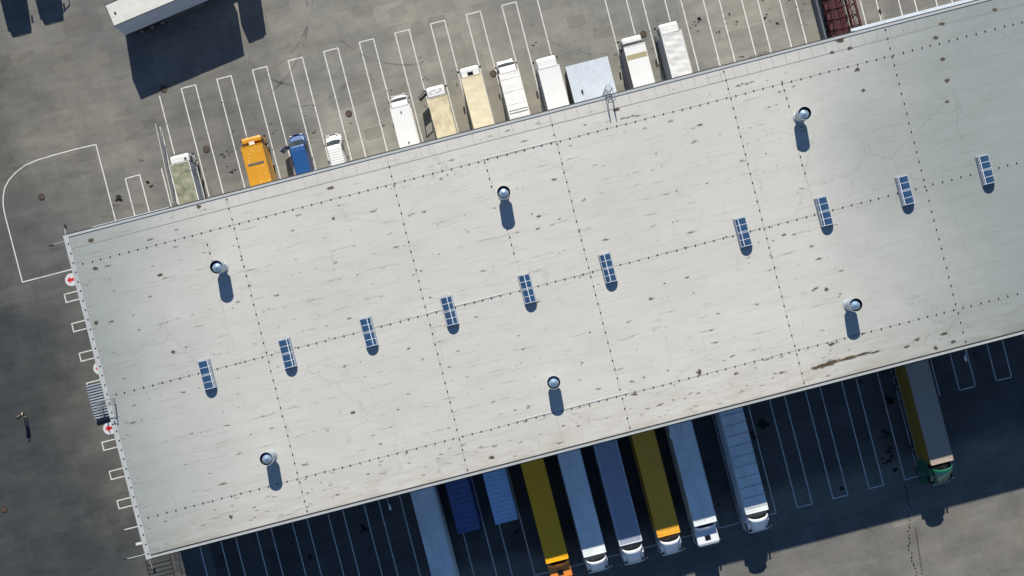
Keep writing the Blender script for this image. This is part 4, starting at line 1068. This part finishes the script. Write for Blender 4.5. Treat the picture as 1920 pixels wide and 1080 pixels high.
def container(fl, fr, z, m, label, n_r):
    a, b_ = at(*fl, z), at(*fr, z); cu, cv = uv((a+b_)/2); w = 2.44
    ro = empty('shipping_container', site(cu, cv, 0), TH+math.pi, label, 'container', 'trailers and containers left at the docks')
    y1 = -(WS-cv)+.3; ln = -y1
    k = MB(); n = n_r; prof = []
    for i in range(n):
        y0_ = -ln*i/n; p = ln/n; prof += [(y0_, z-.06), (y0_-p*.2, z-.02), (y0_-p*.72, z-.02), (y0_-p*.86, z-.06)]
    prof.append((-ln, z-.06))
    k.loft([[Vector((x, y, zz)) for y, zz in prof] for x in (-w/2+.06, w/2-.06)], cap=False, closed=False); o = k.build('roof', m, ro); md = o.modifiers.new('t', 'SOLIDIFY'); md.thickness = .02
    k = MB(); zz = .14
    for s in (-1, 1):
        q = []
        for i in range(n*2):
            y0_ = -.1-(ln-.2)*i/(n*2); p = (ln-.2)/(n*2); q += [(y0_, s*(w/2-.02)), (y0_-p*.3, s*(w/2-.05)), (y0_-p*.6, s*(w/2-.05)), (y0_-p*.9, s*(w/2-.02))]
        k.loft([[Vector((x, y, hh)) for y, x in q] for hh in (zz, z-.1)], cap=False, closed=False)
    k.box(-w/2+.03, w/2-.03, -ln+.02, -ln+.06, zz, z-.1); k.build('side_wall', m, ro)
    k = MB()
    for s in (-1, 1):
        k.box(s*w/2-.07, s*w/2+.07-(.07 if s > 0 else -.0)*0, -ln, 0, z-.11, z); k.box(s*w/2-.07, s*w/2+.07, -ln, 0, 0, .14)
        for y in (-.08, -ln): k.box(s*w/2-.075, s*w/2+.075, y, y+.08, .14, z-.11)
    k.box(-w/2+.07, w/2-.07, -.08, 0, z-.11, z-.001); k.box(-w/2+.07, w/2-.07, -.08, 0, .001, .14); k.build('corner_frame', m, ro)
    for s in (-1, 1):
        k = MB(); k.box(min(s*.01, s*(w/2-.1)), max(s*.01, s*(w/2-.1)), -.06, -.02, .14, z-.11); dd = k.build('door', m, ro)
        for xx in (.35, .8):
            k = MB(); k.tube((s*xx, -.0, .2), (s*xx, -.0, z-.2), .02); k.build('lock_rod', alu, dd)
container((861,1002),(899,992.5),2.6,mat("deep blue container paint", (.09,.13,.30), .5, coat=.0, dirt=.1),'deep blue corrugated container beside the pale trailer',13)
container((931,983.5),(969.5,974),2.6,mat("pale blue container paint", (.44,.66,.90), .5, dirt=.1),'pale blue corrugated container left of the yellow trailer',15)

# lorry parked in the north west yard at its own angle
ANG = R(23)
A = at(246,73,0); B = at(440,-9,0)
dirv = (B-A).normalized(); nrm = Vector((-dirv.y, dirv.x, 0))
LEN = (B-A).length
front = B + nrm*1.25 + dirv*3.0
nl = empty('articulated_lorry', front, math.atan2(dirv.y, dirv.x)-math.pi/2, 'grey white lorry parked at an angle in the top left yard casting a huge shadow', 'lorry')
gw = mat("weathered white trailer", (.62, .62, .57), .6, dirt=.15); gside = mat("grey blue trailer side", (.48, .53, .60), .5, dirt=.08)
trailer_parts(nl, 2.5, -3.0, -3.0-LEN, 4.0, gw, gside, frame=steel_dark)
cabover(nl, 2.48, 3.5, 2.2, cabw_, 'plain')
wheels(nl, (-1.2,), 2.46, .5, .32); wheels(nl, (-3.9,), 2.46, .5, .3, dual=(-3.9,))
k = MB(); k.box(-.5,-.38,-4.9,-.6,.6,.95); k.box(.38,.5,-4.9,-.6,.6,.95); k.build('tractor_chassis', steel_dark, nl)
k = MB(); k.box(-.14,.14,-3.3-LEN+.9,-3.3-LEN+1.1,4.0,4.04); k.build('roof_marker', black, nl)

# two rigid lorries just above the picture whose shadows reach into it
for px, py, lb, od in ((28,-19,'white lorry above the far top left corner, its shadow falling into view',False),(88,-42,'white lorry beside the corner lorry with its door open above the top edge',True)):
    g0 = at(px, py, 0); ro = empty('lorry', g0, TH+math.pi, lb, 'lorry', 'lorries standing just above the top left corner')
    cabover(ro, 2.45, 3.2, 2.1, cabw_, 'hatch_spoiler'); cargo(ro, 2.5, -2.5, -10.5, 1.1, 4.0, tw2, 0); chassis(ro, -.4, -10.5)
    wheels(ro, (-1.2,), 2.4, .5, .3); wheels(ro, (-8.2,), 2.4, .5, .28, dual=(-8.2,))
    if od:
        M = Matrix.Translation((-1.22, -.3, 0)) @ Matrix.Rotation(R(-55), 4, 'Z')
        k = MB(); k.box(-.04, .04, -1.2, 0, .8, 1.7, M); k.box(-.04, .04, -.06, 0, 1.7, 2.7, M); k.box(-.04, .04, -1.2, -1.13, 1.7, 2.7, M); k.box(-.04, .04, -1.2, 0, 2.65, 2.72, M); k.build('open_door', cabw_, ro)

# ------------------------------------------------------------ the person crossing the west yard
pr = empty('person', at(47.5,779,0), R(200), 'person walking alone across the west yard in a dark jacket and beige trousers', 'person')
skin_m = mat("skin", (.45, .27, .19), .5, dirt=0)
def skinned(name, verts, edges, rad, m, parent, root_i=0, sub=2):
    me = bpy.data.meshes.new(name); me.from_pydata(verts, edges, []); me.materials.append(m)
    o = bpy.data.objects.new(name, me); col.objects.link(o); o.parent = parent
    md = o.modifiers.new('skin', 'SKIN'); md.use_smooth_shade = True
    for i, v in enumerate(me.skin_vertices[0].data):
        v.radius = rad[i] if isinstance(rad[i], tuple) else (rad[i], rad[i]); v.use_root = (i == root_i)
    s = o.modifiers.new('sub', 'SUBSURF'); s.levels = sub; s.render_levels = sub
    return o
V = [(0,0,.95),(0,.01,1.15),(0,.02,1.35),(0,.01,1.47),(0,.02,1.55),(0,.035,1.64),(0,.03,1.73),
     (-.19,.01,1.42),(-.24,-.12,1.16),(-.23,-.06,.92),(.19,.01,1.42),(.25,.14,1.17),(.22,.28,.98),
     (-.1,0,.92),(-.11,.2,.52),(-.11,.22,.09),(-.11,.36,.04),(.1,0,.92),(.1,-.12,.5),(.1,-.42,.14),(.1,-.36,.03)]
E = [(0,1),(1,2),(2,3),(3,4),(4,5),(5,6),(2,7),(7,8),(8,9),(2,10),(10,11),(11,12),(0,13),(13,14),(14,15),(15,16),(0,17),(17,18),(18,19),(19,20)]
RD = [(.15,.11),(.14,.1),(.17,.11),.065,.055,(.078,.095),(.07,.08),.06,.045,.03,.06,.045,.03,.09,.06,.042,.035,.09,.06,.042,.035]
def hand(p, d_, s):
    p = Vector(p); d_ = Vector(d_).normalized(); side = Vector((0,1,0)) if abs(d_.y) < .7 else Vector((1,0,0)); i0 = len(V)
    V.append(tuple(p+d_*.06)); E.append((s, i0)); RD.append((.036,.02))
    for k_, (off, ln_) in enumerate(((-.03,.07),(-.01,.08),(.01,.075),(.03,.06))):
        a_ = len(V); V.append(tuple(p+d_*.1+side*off)); V.append(tuple(p+d_*(.1+ln_)+side*off+Vector((0,.012,0)))); E.extend([(i0, a_), (a_, a_+1)]); RD.extend([.0095, .008])
    a_ = len(V); V.append(tuple(p+d_*.05+side*.045)); V.append(tuple(p+d_*.09+side*.06)); E.extend([(i0, a_), (a_, a_+1)]); RD.extend([.011, .009])
hand(V[9], (0,.15,-1), 9); hand(V[12], (0,.5,-.8), 12)
skinned('body', V, E, RD, skin_m, pr)
skinned('jacket', [V[i] for i in (0,1,2,3,7,8,9,10,11,12)], [(0,1),(1,2),(2,3),(2,4),(4,5),(5,6),(2,7),(7,8),(8,9)], [(.18,.14),(.17,.13),(.19,.135),.08,.08,.065,.05,.08,.065,.05], mat("dark jacket", (.015,.017,.02), .8), pr)
skinned('trousers', [V[i] for i in (0,13,14,15,17,18,19)], [(0,1),(1,2),(2,3),(0,4),(4,5),(5,6)], [(.165,.125),.105,.08,.062,.105,.08,.062], mat("beige trousers", (.46,.40,.26), .8), pr)
skinned('hair', [(0,.0,1.66),(0,.0,1.72),(0,.01,1.765)], [(0,1),(1,2)], [(.075,.08),(.09,.1),(.05,.06)], mat("dark hair", (.015,.012,.01), .7), pr)
for i, (a_, b_) in enumerate(((15,16),(19,20))):
    k = MB(); p, q = Vector(V[a_]), Vector(V[b_]); f_ = (q-p); x = p.x
    k.loft([rrect(p.y-.07, .09, 0 if i == 0 else .05, .11 if i == 0 else .17, .03), rrect(p.y+.08, .1, 0 if i == 0 else .02, .09 if i == 0 else .12, .03), rrect(p.y+.2, .09, 0, .055, .02)])
    o = k.build('shoe', black, pr); o.location.x = x
k = MB()   # face: eyes, nose, mouth, ears
for s in (-1, 1): k.lathe([(.001,-.009),(.009,0),(.001,.009)], (s*.032, .125, 1.655), 8); 
k.build('eyes', black, pr)
k = MB(); k.loft([[Vector((-.012,.12,1.655)),Vector((.012,.12,1.655)),Vector((0,.128,1.66))],[Vector((-.018,.12,1.615)),Vector((.018,.12,1.615)),Vector((0,.15,1.618))]])
for s in (-1, 1): k.lathe([(.001,-.03),(.018,-.01),(.02,.015),(.001,.03)], (s*.082, .03, 1.64), 8)
k.box(-.025,.025,.118,.128,1.585,1.593); k.build('face_features', skin_m, pr)
